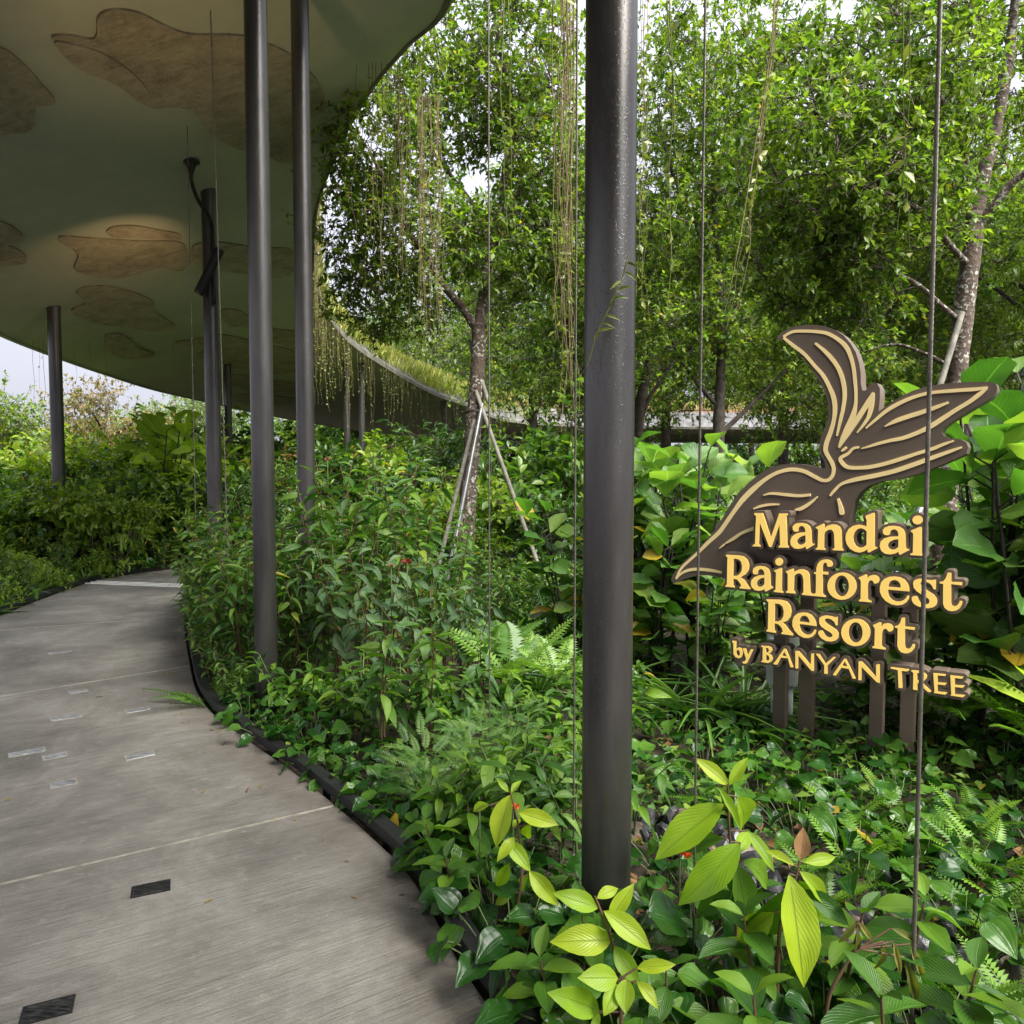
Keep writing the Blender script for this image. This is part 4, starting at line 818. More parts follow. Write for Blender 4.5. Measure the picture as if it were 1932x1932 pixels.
class Plant:
    def __init__(s): s.stem = MB(); s.leaves = []        # leaves: (kind, variant, matrix, mat override)
    def leaf(s, kind, pos, d, up, L, W=1.0, R=None, mat=None): s.leaves.append((kind, (R.randint(3) if R is not None else 0), frame(pos, d, up, L, W), mat))
def join_leaves(name, leaves, mat, seed=0):
    R = np.random.RandomState(seed); Vs = []; Qs = []; Us = []; Ts = []; n = 0
    by = {}
    for kind, k, m, _ in leaves: by.setdefault((kind, k), []).append(m)
    for (kind, k), ms in by.items():
        V, Q, uv = TPL[kind, k]; ms = np.array(ms); c = len(ms)
        P = np.einsum('nij,vj->nvi', ms[:, :3, :3], V) + ms[:, None, :3, 3]
        Vs.append(P.reshape(-1, 3)); Qs.append((Q[None] + (n + np.arange(c) * len(V))[:, None, None]).reshape(-1, 4)); Us.append(np.tile(uv, (c, 1)))
        Ts.append(np.repeat(R.uniform(0, 1, c), len(V))); n += c * len(V)
    q, t_ = tq(np.vstack(Qs))
    return mesh_np(name, np.vstack(Vs), tris=t_, quads=q, mat=mat, uv=np.vstack(Us), tint=np.concatenate(Ts))
STEM_M = {}
def place(pl, key, name, label, cat, group, loc, rz, scale, mat, stem_mat, joined=False, leafname='leaf'):
    th = thing(name, label, cat, loc, rz, group, scale)
    if pl.stem.n:
        if key not in STEM_M: STEM_M[key] = pl.stem.mesh('stem', M[stem_mat])
        obj('stem', STEM_M[key], th)
    if joined:
        kk = (key, 'fol', mat)
        if kk not in STEM_M: STEM_M[kk] = join_leaves('foliage', pl.leaves, M[mat], hash(str(key)) % 1000)
        o = obj('foliage', STEM_M[kk], th)
    else:
        for kind, k, m, mm in pl.leaves: obj(leafname, leaf_mesh(kind, k, mm or mat), th, Matrix(m.tolist()))
    return th

# ------------------------------------------------------------------ plant builders
def b_lance(seed, h=1.2, nst=6, kind='lance', L=0.15, spread=0.35, per=13, W=1.0, droop=0.5):
    R = np.random.RandomState(seed); p = Plant()
    for s in range(nst):
        a = R.uniform(0, 6.28) + s * 2.4; hh = h * R.uniform(.7, 1.05); sp = spread * R.uniform(.3, 1.1)
        C = catmull([(0.05 * math.cos(a), 0.05 * math.sin(a), -0.05), (sp * .35 * math.cos(a), sp * .35 * math.sin(a), hh * .4), (sp * .75 * math.cos(a + .2), sp * .75 * math.sin(a + .2), hh * .75), (sp * 1.15 * math.cos(a + .1), sp * 1.15 * math.sin(a + .1), hh)], 5)
        p.stem.tube(C, np.linspace(0.0065, 0.0028, len(C)), 5, False)
        for i in range(per):
            f_ = 0.28 + 0.72 * (i + 1) / per; x = f_ * (len(C) - 1); k = min(int(x), len(C) - 2); pos = C[k] + (C[k + 1] - C[k]) * (x - k); tg = C[k + 1] - C[k]; tg /= np.linalg.norm(tg)
            b = i * 2.4 + R.uniform(-.4, .4) + s; out = np.array([math.cos(b), math.sin(b), 0])
            rise = R.uniform(-.35, .45) + 0.9 * max(0, f_ - .85) / .15 - droop * .3
            d = out + tg * rise + np.array([0, 0, -.12]); p.leaf(kind, pos, d, np.array([0, 0, 1]) + 0.35 * R.normal(size=3), L * R.uniform(.7, 1.15) * (1 - .35 * max(0, f_ - .9) / .1), W, R)
    return p
def b_heart(seed, n=16, L=0.085, spread=0.22, h=0.20):
    R = np.random.RandomState(seed); p = Plant()
    for i in range(n):
        a = i * 2.4 + R.uniform(-.5, .5); r = spread * math.sqrt((i + .5) / n) * R.uniform(.8, 1.15); z = h * R.uniform(.45, 1.0) * (1.1 - .45 * r / spread)
        base = np.array([r * .3 * math.cos(a), r * .3 * math.sin(a), -0.02]); top = np.array([r * math.cos(a), r * math.sin(a), z])
        C = catmull([base, (base + top) / 2 + [0, 0, z * .18], top], 3); p.stem.tube(C, 0.0022, 4, False)
        out = np.array([math.cos(a), math.sin(a), R.uniform(-.55, .15)]) + .35 * R.normal(size=3)
        p.leaf('heart', top, out, np.array([0, 0, 1]) + .35 * R.normal(size=3) + .25 * np.array([math.cos(a), math.sin(a), 0]), L * R.uniform(.7, 1.25), R.uniform(.9, 1.1), R)
    return p
def b_fern(seed, n=8, L=0.5, up=0.9):
    R = np.random.RandomState(seed); p = Plant(); p.stem.tube([(0, 0, -.06), (0, 0, .02), (0, 0, .05)], [.02, .018, .006], 6)
    for i in range(n):
        a = i * 2.4 + R.uniform(-.4, .4); u = up * R.uniform(.5, 1.2); d = np.array([math.cos(a), math.sin(a), u])
        p.leaf('fern', (0.015 * math.cos(a), .015 * math.sin(a), .01), d, np.array([-math.cos(a) * u, -math.sin(a) * u, 1]) + .15 * R.normal(size=3), L * R.uniform(.7, 1.15), 1, R)
    return p
def b_strap(seed, n=26, L=0.65):
    R = np.random.RandomState(seed); p = Plant()
    for i in range(n):
        a = R.uniform(0, 6.28); u = R.uniform(.5, 2.2); d = np.array([math.cos(a), math.sin(a), u])
        p.leaf('strap', (.03 * math.cos(a), .03 * math.sin(a), -.02), d, np.array([-math.cos(a) * u, -math.sin(a) * u, 1.0]), L * R.uniform(.6, 1.15), R.uniform(.8, 1.3), R)
    return p
def b_big(seed, h=1.8, nst=3, per=10, L=0.27, spread=0.35, yellow=1):
    R = np.random.RandomState(seed); p = Plant()
    for s in range(nst):
        a = R.uniform(0, 6.28) + 2.1 * s; hh = h * R.uniform(.68, 1.0); sp = spread * R.uniform(.3, 1)
        C = catmull([(.04 * math.cos(a), .04 * math.sin(a), -.08), (sp * .5 * math.cos(a), sp * .5 * math.sin(a), hh * .45), (sp * math.cos(a + .3), sp * math.sin(a + .3), hh)], 8)
        p.stem.tube(C, np.linspace(.016, .006, len(C)), 6, False)
        for i in range(per):
            f_ = .25 + .75 * (i + 1) / per; x = f_ * (len(C) - 1); k = min(int(x), len(C) - 2); pos = C[k] + (C[k + 1] - C[k]) * (x - k)
            b = i * 2.4 + s + R.uniform(-.5, .5); out = np.array([math.cos(b), math.sin(b), 0]); el = R.uniform(-.1, .5) + (1.0 if i >= per - 2 else 0)
            e = pos + (out * .8 + np.array([0, 0, .55])) * 0.09 * R.uniform(.7, 1.3); p.stem.tube([pos, e], [.005, .004], 4, False)
            up = np.array([0, 0, 1]) + .45 * R.normal(size=3) + (-out * 1.0 if i >= per - 2 else 0)
            p.leaf('obov', e, out + np.array([0, 0, el]), up, L * R.uniform(.7, 1.15), 1, R, 'big_yellow' if (yellow and i == 2 and s == 0) else None)
    return p
def b_lime(seed, h=0.5, pairs=6, L=0.20, lean=(0.05, 0.02), big=0):
    R = np.random.RandomState(seed); p = Plant()
    C = catmull([(0, 0, -.05), (lean[0] * .4, lean[1] * .4, h * .5), (lean[0], lean[1], h)], 8); p.stem.tube(C, np.linspace(.007, .003, len(C)), 6, False)
    for i in range(pairs):
        f_ = .22 + .78 * (i + 1) / pairs; x = f_ * (len(C) - 1); k = min(int(x), len(C) - 2); pos = C[k] + (C[k + 1] - C[k]) * (x - k)
        for s in (0, 1):
            b = i * 1.57 + s * math.pi + R.uniform(-.25, .25); out = np.array([math.cos(b), math.sin(b), 0]); el = R.uniform(-.2, .35) + (.8 if i == pairs - 1 else 0)
            p.leaf('ellip', pos, out + np.array([0, 0, el]), np.array([0, 0, 1]) + .25 * R.normal(size=3) - (out if i == pairs - 1 else 0), L * R.uniform(.75, 1.15) * (.62 if i == pairs - 1 else 1), 1, R)
    return p
def b_nest(seed, n=11, L=0.75):
    R = np.random.RandomState(seed); p = Plant()
    for i in range(n):
        a = i * 2.4; u = R.uniform(.7, 1.6); d = np.array([math.cos(a), math.sin(a), u])
        p.leaf('nest', (.03 * math.cos(a), .03 * math.sin(a), 0), d, np.array([-math.cos(a) * u, -math.sin(a) * u, 1]), L * R.uniform(.75, 1.1), 1, R)
    return p
def b_feather(seed, n=60, h=0.5):
    R = np.random.RandomState(seed); p = Plant()
    for i in range(n):
        a = R.uniform(0, 6.28); r = R.uniform(0, .22); z = h * R.uniform(.15, .95)
        d = np.array([math.cos(a), math.sin(a), R.uniform(-.1, 1.0)])
        p.leaf('feath', (r * math.cos(a), r * math.sin(a), z), d, np.array([0, 0, 1]) + .3 * R.normal(size=3), R.uniform(.12, .22), 1, R)
    for i in range(8):
        a = i * .8; p.stem.tube([(0, 0, -.05), (.1 * math.cos(a), .1 * math.sin(a), h * .5), (.2 * math.cos(a), .2 * math.sin(a), h * .8)], [.004, .003, .002], 4, False)
    return p
def b_bush(seed, h=1.5, r=0.7, n=900, L=0.085, kind='small', lumps=9):
    """shrub: many branch ends, each a spray of leaves"""
    R = np.random.RandomState(seed); p = Plant(); m = n // 9
    lc = [np.array([r * .75 * math.sqrt(R.uniform()) * math.cos(a), r * .75 * math.sqrt(R.uniform()) * math.sin(a), h * R.uniform(.25, .95)]) for a in R.uniform(0, 6.28, lumps)]
    for c in lc:
        C = catmull([(c[0] * .1, c[1] * .1, -.08), (c[0] * .5, c[1] * .5, c[2] * .55), tuple(c)], 4); p.stem.tube(C, np.linspace(.014, .005, len(C)), 4, False)
    for i in range(m):
        c = lc[R.randint(lumps)]; v = R.normal(size=3); v /= np.linalg.norm(v); rad = r * R.uniform(.25, .62) * np.array([1, 1, .8]); tip = c + v * rad
        if tip[2] < .05: tip[2] = R.uniform(.05, .3)
        p.stem.tube([c, tip], [.003, .002], 3, False); tw = (tip - c); tw /= np.linalg.norm(tw) + 1e-6
        for k in range(9):
            f_ = .45 + .55 * k / 8; pos = c + (tip - c) * f_; d = R.normal(size=3) * .8 + tw * .8 + np.array([0, 0, -.05]); p.leaf(kind, pos, d, np.array([0, 0, 1]) + .5 * R.normal(size=3), L * R.uniform(.65, 1.2), 1, R)
    return p

# ------------------------------------------------------------------ trees
def small_leaves(name, P, D, N, L, W, mat, seed, tint=None):
    R = np.random.RandomState(seed); n = len(P); tint = R.uniform(0, 1, n) if tint is None else tint; D = D / np.linalg.norm(D, axis=1, keepdims=True)
    N = N - (N * D).sum(1, keepdims=True) * D; N /= np.linalg.norm(N, axis=1, keepdims=True) + 1e-9; X = np.cross(D, N)
    L = L[:, None]; W = W[:, None]
    v = np.stack([P, P + D * L * .45 - X * W * .5 + N * W * .18, P + D * L * .5, P + D * L * .45 + X * W * .5 + N * W * .18, P + D * L - N * L * .12], 1)
    b = (np.arange(n) * 5)[:, None]
    T = np.concatenate([b + np.array([0, 2, 1]), b + np.array([0, 3, 2]), b + np.array([1, 2, 4]), b + np.array([2, 3, 4])])
    return mesh_np(name, v.reshape(-1, 3), tris=T, mat=mat, tint=np.repeat(tint, 5))
def make_tree(name, label, base, limbs, blobs, mat, bark, seed, leafL=0.055, tips=5, per=7, tipr=0.20, group=None, ratio=0.46, cat='tree', main_r=None):
    R = np.random.RandomState(seed); base = np.array(base, float)
    th = thing(name, label, cat, tuple(base), group=group)
    trunk = MB(); nodes = []
    for pts, r0, r1 in limbs:
        C = catmull(np.array(pts) - base, 8); rr = np.linspace(r0, r1, len(C)) * (1 + .05 * R.normal(size=len(C)))
        trunk.tube(C, rr, 10); nodes += [c for c in C if c[2] > 1.6]
    obj('trunk', trunk.mesh('trunk', M[bark]), th)
    nodes = np.array(nodes); tg = []
    for c, rad, n in blobs:
        v = R.normal(size=(n, 3)); v /= np.linalg.norm(v, axis=1, keepdims=True); tg.append(np.array(c) - base + v * np.array(rad) * (R.uniform(0.15, 1, (n, 1)) ** .45))
    tg = np.vstack(tg); dist = np.array([np.min(np.linalg.norm(nodes - q, axis=1)) for q in tg]); tg = tg[np.argsort(dist)]
    tw = MB(); P = []; D = []; N = []; TN = []
    for q in tg:
        ct = R.uniform(.05, .78)
        c = np.linalg.norm(nodes - q, axis=1) + np.maximum(0, nodes[:, 2] - q[2]) * 1.2; k = int(np.argmin(c)); a = nodes[k]; L = np.linalg.norm(q - a)
        m = (a + q) / 2 + R.normal(size=3) * L * .10 + np.array([0, 0, .07 * L]); C = catmull([a, m, q], 3); rb = min(.03, .005 + .010 * L)
        tw.tube(C, np.linspace(rb, .004, len(C)), 4, False)
        if L > .25: nodes = np.vstack([nodes, C[2:-1:2]])
        for s in range(tips):
            e = q + R.normal(size=3) * tipr; tw.tube([q, e], [.004, .002], 3, False); ax = (e - q) / (np.linalg.norm(e - q) + 1e-6)
            for j in range(per):
                f_ = 1 - .55 * R.uniform() ** 1.5; P.append(q + (e - q) * f_); D.append(R.normal(size=3) * .75 + ax * .7 + np.array([0, 0, -.05])); N.append(np.array([0, 0, 1]) + .45 * R.normal(size=3)); TN.append(min(.995, max(.0, ct + .16 * R.normal())) if R.uniform() > .01 else .995)
    obj('branches', tw.mesh('branches', M['twig'] if bark != 'bark' else M['bark']), th)
    n = len(P); Ls = leafL * R.uniform(.65, 1.25, n)
    obj('crown', small_leaves('crown', np.array(P), np.array(D), np.array(N), Ls, Ls * ratio * R.uniform(.85, 1.15, n), M[mat], seed, np.array(TN)), th)
    return th
def copy_tree(th, loc, rz, scale, label=None, group=None):
    c = th.copy(); COL.objects.link(c); c.location = loc; c.rotation_euler = (0, 0, rz); c.scale = (scale,) * 3
    if label: c['label'] = label
    if group: c['group'] = group
    for ch in list(th.children):
        d = ch.copy(); COL.objects.link(d); d.parent = c
    return c
# ------------------------------------------------------------------ trees of the place
A3 = lambda px, py, Y: tuple(at(px, py, Y))
Y1 = 9.5
b1 = (gx(872, Y1), Y1, 0.0)
T1 = make_tree('propped_tree', 'slender lichen-spotted tree held upright by props, forked into two limbs', b1,
    [([(b1[0], b1[1], -.15), A3(880, 1000, Y1), A3(887, 878, Y1), A3(896, 778, Y1), A3(903, 660, Y1), A3(902, 610, Y1)], .125, .085),
     ([A3(902, 625, Y1), A3(872, 580, Y1), A3(838, 540, Y1 - .2), A3(800, 480, Y1 - .4), A3(760, 420, Y1 - .5), A3(735, 360, Y1 - .6), A3(700, 290, Y1 - .6)], .06, .02),
     ([A3(902, 625, Y1), A3(912, 560, Y1), A3(920, 500, Y1), A3(943, 430, Y1), A3(952, 330, Y1), A3(965, 200, Y1 + .2), A3(938, 60, Y1 + .3), A3(925, -80, Y1 + .3)], .075, .022),
     ([A3(925, 480, Y1), A3(900, 400, Y1 + .3), A3(850, 330, Y1 + .4), A3(790, 250, Y1 + .5), A3(740, 180, Y1 + .6)], .04, .012),
     ([A3(948, 400, Y1), A3(1000, 340, Y1), A3(1050, 300, Y1 - .2), A3(1090, 230, Y1 - .2)], .035, .012),
     ([A3(945, 420, Y1), A3(985, 430, Y1 + .2), A3(1050, 420, Y1 + .4), A3(1110, 400, Y1 + .5)], .03, .01)],
    [(A3(720, 270, Y1 - .3), (.75, .8, .75), 110), (A3(680, 420, Y1), (.55, .8, .9), 80), (A3(850, 180, Y1 + .2), (1.0, .9, .8), 150), (A3(980, 120, Y1 + .2), (.9, .9, .9), 140),
     (A3(1020, 300, Y1), (.7, .8, .8), 110), (A3(960, 480, Y1 + .2), (.9, .9, .7), 110), (A3(790, 440, Y1 - .2), (.8, .9, .7), 100), (A3(740, 570, Y1 + .3), (.8, .8, .5), 70), (A3(1080, 470, Y1 + .3), (.6, .8, .8), 70),
     (A3(900, -80, Y1 + .2), (1.6, 1.2, .8), 90)], 'crown_light', 'bark', 11, 0.086, 5, 8, .16)
Y2 = 7.6
b2 = (gx(1779, Y2), Y2, 0.0)
T2 = make_tree('forked_tree', 'pale lichen-covered forked tree rising behind the sign wing', b2,
    [([(b2[0], b2[1], -.15), A3(1781, 980, Y2), A3(1786, 900, Y2), A3(1803, 740, Y2), A3(1818, 587, Y2), A3(1834, 470, Y2), A3(1841, 400, Y2)], .125, .085),
     ([A3(1839, 415, Y2), A3(1858, 320, Y2), A3(1880, 235, Y2), A3(1900, 130, Y2), A3(1912, 30, Y2), A3(1925, -90, Y2)], .075, .035),
     ([A3(1839, 425, Y2), A3(1826, 350, Y2), A3(1812, 270, Y2 - .2), A3(1780, 200, Y2 - .4), A3(1730, 110, Y2 - .6), A3(1690, 20, Y2 - .8)], .055, .018),
     ([A3(1842, 425, Y2), A3(1870, 395, Y2 - .1), A3(1905, 350, Y2 - .2), A3(1950, 310, Y2 - .3), A3(2010, 240, Y2 - .3)], .055, .02),
     ([A3(1826, 500, Y2), A3(1790, 460, Y2 - .3), A3(1740, 400, Y2 - .6), A3(1660, 360, Y2 - .9), A3(1560, 330, Y2 - 1.1)], .035, .012),
     ([A3(1815, 610, Y2), A3(1780, 580, Y2 - .2), A3(1720, 530, Y2 - .3), A3(1640, 500, Y2 - .4), A3(1560, 480, Y2 - .5)], .032, .01),
     ([A3(1805, 700, Y2), A3(1750, 670, Y2 + .1), A3(1690, 650, Y2 + .3), A3(1630, 665, Y2 + .4)], .028, .01)],
    [(A3(1700, 130, Y2 - .5), (.9, .8, .7), 130), (A3(1560, 300, Y2 - .8), (.85, .8, .7), 120), (A3(1850, 180, Y2 + 1.2), (.8, .8, .9), 110), (A3(1640, 420, Y2 - .3), (.8, .7, .6), 120), (A3(1500, 480, Y2 - .2), (.6, .7, .6), 80),
     (A3(1700, 320, Y2 - .1), (.7, .9, .6), 90), (A3(1580, 570, Y2 + .2), (.6, .7, .4), 70), (A3(1900, 440, Y2 + 1.1), (.7, .7, .6), 70), (A3(1480, 200, Y2 + .4), (.8, .8, .8), 90), (A3(1800, -60, Y2), (1.5, 1.2, .7), 90)],
    'crown_light', 'bark', 12, 0.080, 5, 9, .14)
Y3 = 13.5
b3 = (gx(1356, Y3), Y3, 0.0)
T3 = make_tree('garden_tree', 'dark thin trunked tree between the thick column and the sign', b3,
    [([(b3[0], b3[1], -.15), A3(1355, 900, Y3), A3(1356, 800, Y3), A3(1360, 700, Y3), A3(1362, 600, Y3), A3(1350, 450, Y3), A3(1345, 250, Y3)], .13, .04),
     ([A3(1358, 820, Y3), A3(1400, 780, Y3), A3(1450, 730, Y3), A3(1510, 670, Y3)], .05, .015), ([A3(1358, 770, Y3), A3(1330, 740, Y3), A3(1290, 690, Y3), A3(1250, 600, Y3)], .05, .015),
     ([A3(1360, 600, Y3), A3(1410, 500, Y3), A3(1470, 400, Y3), A3(1500, 300, Y3)], .05, .015), ([A3(1352, 500, Y3), A3(1300, 400, Y3), A3(1260, 300, Y3), A3(1240, 200, Y3)], .05, .015)],
    [(A3(1290, 420, Y3), (1.2, 1.2, 1.2), 110), (A3(1420, 350, Y3), (1.4, 1.3, 1.3), 130), (A3(1340, 200, Y3), (1.4, 1.3, 1.3), 120), (A3(1300, 620, Y3), (1.1, 1.2, .9), 90), (A3(1440, 600, Y3), (1.2, 1.2, .9), 110), (A3(1390, 40, Y3), (1.6, 1.3, 1.2), 100), (A3(1530, 640, Y3 + .5), (1.0, 1.0, .8), 80)],
    'crown_light', 'bark_dark', 13, 0.105, 5, 10, .22)
Y4 = 15.5
b4 = (gx(1205, Y4), Y4, 0.0)
T4 = make_tree('garden_tree', 'dark multi-limbed tree partly hidden by the thick column', b4,
    [([(b4[0], b4[1], -.15), A3(1203, 850, Y4), A3(1208, 760, Y4), A3(1225, 680, Y4), A3(1235, 560, Y4), A3(1200, 400, Y4)], .14, .05),
     ([A3(1206, 800, Y4), A3(1225, 750, Y4), A3(1260, 700, Y4), A3(1290, 640, Y4)], .06, .02), ([A3(1206, 780, Y4), A3(1170, 700, Y4), A3(1120, 620, Y4), A3(1060, 560, Y4)], .06, .02), ([A3(1230, 600, Y4), A3(1160, 480, Y4), A3(1120, 380, Y4)], .05, .02)],
    [(A3(1130, 560, Y4), (1.4, 1.3, 1.0), 110), (A3(1240, 480, Y4), (1.4, 1.3, 1.2), 110), (A3(1170, 330, Y4), (1.6, 1.4, 1.3), 110), (A3(1080, 700, Y4), (1.2, 1.2, 1.0), 90), (A3(1250, 180, Y4), (1.6, 1.4, 1.2), 90), (A3(1040, 640, Y4 + .5), (1.1, 1.1, .8), 70)],
    'crown', 'bark_dark', 14, 0.105, 5, 10, .24)
# background trees: two shapes, copied
def round_tree(name, label, base, h, r, mat, seed, n, leafL, group=None):
    bx, by, bz = base; R = np.random.RandomState(seed)
    limbs = [([(bx, by, -.2), (bx + .1, by, h * .3), (bx - .1, by + .1, h * .6), (bx, by, h * .85)], .05 + h * .014, .03)]
    for k in range(6):
        a = k * 1.05 + R.uniform(-.3, .3); z0 = h * R.uniform(.3, .6); limbs.append(([(bx, by, z0), (bx + r * .4 * math.cos(a), by + r * .4 * math.sin(a), z0 + h * .12), (bx + r * .8 * math.cos(a), by + r * .8 * math.sin(a), z0 + h * .2)], .06, .015))
    blobs = []
    for k in range(9):
        a = k * 2.4; q = r * R.uniform(.2, .68); blobs.append(((bx + q * math.cos(a), by + q * math.sin(a), h * R.uniform(.38, .88)), (r * .48, r * .48, h * .16), n // 9))
    return make_tree(name, label, base, limbs, blobs, mat, 'bark_dark', seed, leafL, 5, 9, .30 + r * .03, group=group)
BGL = 'tall leafy background tree beyond the low canopy'
BGG = 'tall trees beyond the canopy'
B1 = round_tree('background_tree', BGL, (gx(1000, 24), 24, 0), 10.5, 4.0, 'crown_light', 21, 800, .15, BGG)
B2 = round_tree('background_tree', BGL, (gx(1600, 19), 19, 0), 9.5, 3.6, 'crown_light', 22, 800, .14, BGG)
for k, (src, px, Y, s) in enumerate([(B2, 1250, 27, 1.25), (B1, 1480, 27, 1.15), (B1, 1820, 23, 1.1), (B2, 1980, 17, 1.05), (B2, 820, 52, 1.5), (B1, 690, 56, 1.3), (B1, 1150, 56, 1.6), (B2, 1420, 58, 1.6), (B1, 1700, 60, 1.6), (B2, 950, 58, 1.35), (B1, 1960, 56, 1.6), (B2, 1560, 33, 1.3)]):
    row = 'beyond the far canopy' if Y > 40 else 'just this side of the far canopy'; kd = 'light green' if src is B1 else 'deeper green'
    copy_tree(src, (gx(px, Y), Y, 0), 1.3 * k + .6, s, f'tall {kd} leafy tree standing {row}', f'{kd} trees {row}')
for o_, kd in ((B1, 'light green'), (B2, 'deeper green')): o_['label'] = f'tall {kd} leafy tree standing just this side of the far canopy'; o_['group'] = f'{kd} trees just this side of the far canopy'
round_tree('rust_leaf_tree', 'sparse tree with rusty olive leaves against the sky behind the lone column', (gx(205, 24), 24, 0), 4.6, 1.9, 'crown_rust', 23, 330, .13)
round_tree('pale_tree', 'pale grey-green tree under the canopy edge behind the lone column', (gx(345, 31), 31, 0), 5.0, 2.6, 'crown_pale', 24, 380, .16)
round_tree('light_green_tree', 'light green tree at the walkway side, reaching in from outside', (gx(-40, 19), 19, 0), 3.7, 1.7, 'crown_light', 25, 260, .12)
# tree props
def props(name, label, ends, rad, mats):
    th = thing(name, label, 'tree props', tuple(Vector(ends[0][0]) * 0 + Vector((ends[0][1][0], ends[0][1][1], 0)))); o0 = Vector(th.location)
    for k, (a, b) in enumerate(ends):
        mb = MB(); a = Vector(a); b = Vector(b); d = (b - a).normalized(); e_ = b + d * ((-.06 - b.z) / d.z) if (d.z < -.2 and b.z < 1.35) else b
        mb.tube([tuple(a - d * .06 - o0), tuple(e_ - o0)], rad, 14)
        o = obj('prop_pole', mb.mesh('prop_pole', M[mats[k]]), th); autosmooth(o)
    return th
th = props('tree_props', 'four slanting poles tied round the forked tree beside the far column', [(A3(908, 770, Y1 - .14), A3(845, 1090, Y1 - .7)), (A3(888, 650, Y1 + .1), A3(922, 760, Y1 - .1)), (A3(893, 800, Y1 - .1), A3(832, 1050, Y1 - .3)), (A3(900, 745, Y1 - .1), A3(992, 1000, Y1 - .5))], .026, ['galv', 'pole_wood', 'pole_wood', 'pole_wood'])
mb = MB(); c = Vector(A3(897, 778, Y1)) - Vector(th.location)
mb.tube([tuple(c + Vector((.17 * math.cos(a), .17 * math.sin(a), .01 * math.sin(3 * a)))) for a in np.linspace(0, 6.28, 24)], .012, 6); obj('tie', mb.mesh('tie', M['black_steel']), th)
props('tree_props', 'metal and timber props leaning on the tree behind the sign wing', [(A3(1838, 702, Y2 - .2), A3(1735, 965, Y2 - .6)), (A3(1800, 735, Y2 - .15), A3(1862, 880, Y2 - .4)), (A3(1812, 600, Y2 - .13), A3(1768, 745, Y2 - .25)), (A3(1757, 870, Y2 - .3), A3(1735, 960, Y2 - .3))], .030, ['galv', 'pole_wood', 'pole_wood', 'pole_wood'])

# ------------------------------------------------------------------ shrubs and ground plants
PL_ = {}
def proto(key, fn, *a, **k):
    if key not in PL_: PL_[key] = fn(*a, **k)
    return PL_[key]
RR = np.random.RandomState(77)
def put(key, fn, args, name, label, cat, group, x, y, mat, stem, joined=False, s=1.0, rz=None, leafname='leaf', z=None):
    pl = proto(key, fn, **args)
    return place(pl, key, name, label, cat, group, (x, y, gz(x, y) if z is None else z), RR.uniform(0, 6.28) if rz is None else rz, s, mat, stem, joined, leafname)
# lance-leaved shrubs by the two close columns
for k, (x, y, h) in enumerate([(-2.62, 6.9, 1.1), (-2.30, 6.2, .95), (-3.05, 8.0, 1.25), (-2.25, 7.0, 1.45), (-2.75, 7.6, 1.3), (-2.0, 6.1, 1.1), (-2.45, 6.55, 1.2), (-2.15, 5.75, 1.05), (-1.92, 5.45, 1.2), (-1.5, 5.35, 1.1), (-3.35, 8.5, 1.2), (-2.95, 7.3, 1.0)]):
    put(('lanceA', k % 3), b_lance, dict(seed=30 + k % 3, h=1.2, nst=9, L=.17, spread=.42, per=15), 'lance_leaf_shrub', 'glossy lance-leaved shrub crowding the path edge at the bend', 'shrub', 'lance-leaved shrubs at the path bend', x, y, 'lance', 'red_stem', s=h / 1.2)
for k, (x, y, h) in enumerate([(-1.5, 6.1, 1.6), (-1.15, 6.35, 1.7), (-.85, 6.2, 1.62), (-.55, 6.4, 1.3), (-1.65, 7.2, 1.75), (-1.1, 7.4, 1.75), (-.45, 7.3, 1.1), (-1.4, 5.75, 1.35), (-.1, 6.8, .85), (-1.75, 5.7, .9), (-.75, 5.75, 1.0), (-1.95, 6.6, 1.2)]):
    put(('lanceB', k % 3), b_lance, dict(seed=40 + k % 3, h=1.6, nst=9, L=.20, spread=.48, per=16), 'tall_lance_shrub', 'tall red-stemmed shrub with long drooping leaves behind the close pair of columns', 'shrub', 'tall lance-leaved shrubs', x, y, 'lance', 'red_stem', joined=(k in (4, 5, 6)), s=h / 1.6)
for k, (x, y, h) in enumerate([(-.95, 5.15, 1.1), (-.62, 5.3, 1.05), (-1.2, 5.3, 1.15), (-.35, 5.6, 1.0)]):
    put(('ribbed', k % 2), b_lance, dict(seed=50 + k % 2, h=1.1, nst=8, kind='ellip', L=.15, spread=.36, per=11, W=.85, droop=1.1), 'ribbed_leaf_shrub', 'grey-green shrub with drooping ribbed leaves beside the close pair of columns', 'shrub', 'ribbed-leaved shrubs', x, y, 'ribbed', 'red_stem', s=h / 1.1)
for k, y in enumerate(np.arange(5.0, 9.3, .27)):
    put(('lanceA', k % 3), b_lance, {}, 'edge_shrub', 'short lance-leaved shrub spilling over the steel edging at the bend', 'shrub', 'short shrubs spilling over the edging', edge_x(y) + .16 + .06 * (k % 2), y, 'lance', 'red_stem', s=.38 + .05 * (k % 4) + (.12 if y > 6 else 0))
for k, (x, y, h, sd) in enumerate([(-.76, 4.15, .80, 55), (-.47, 4.25, .95, 56), (-.15, 4.4, .75, 57)]):
    put(('sapling', k), b_lance, dict(seed=sd, h=h, nst=2, kind='lance', L=.16, spread=.12, per=14, W=1.35, droop=.2), 'young_shrub', ['short leaning young shrub with a bare red stem by the path', 'taller upright young shrub with whorled leaves and red stem', 'small young shrub by the thin rope with whorled leaves'][k], 'shrub', None, x, y, 'lance', 'red_stem')
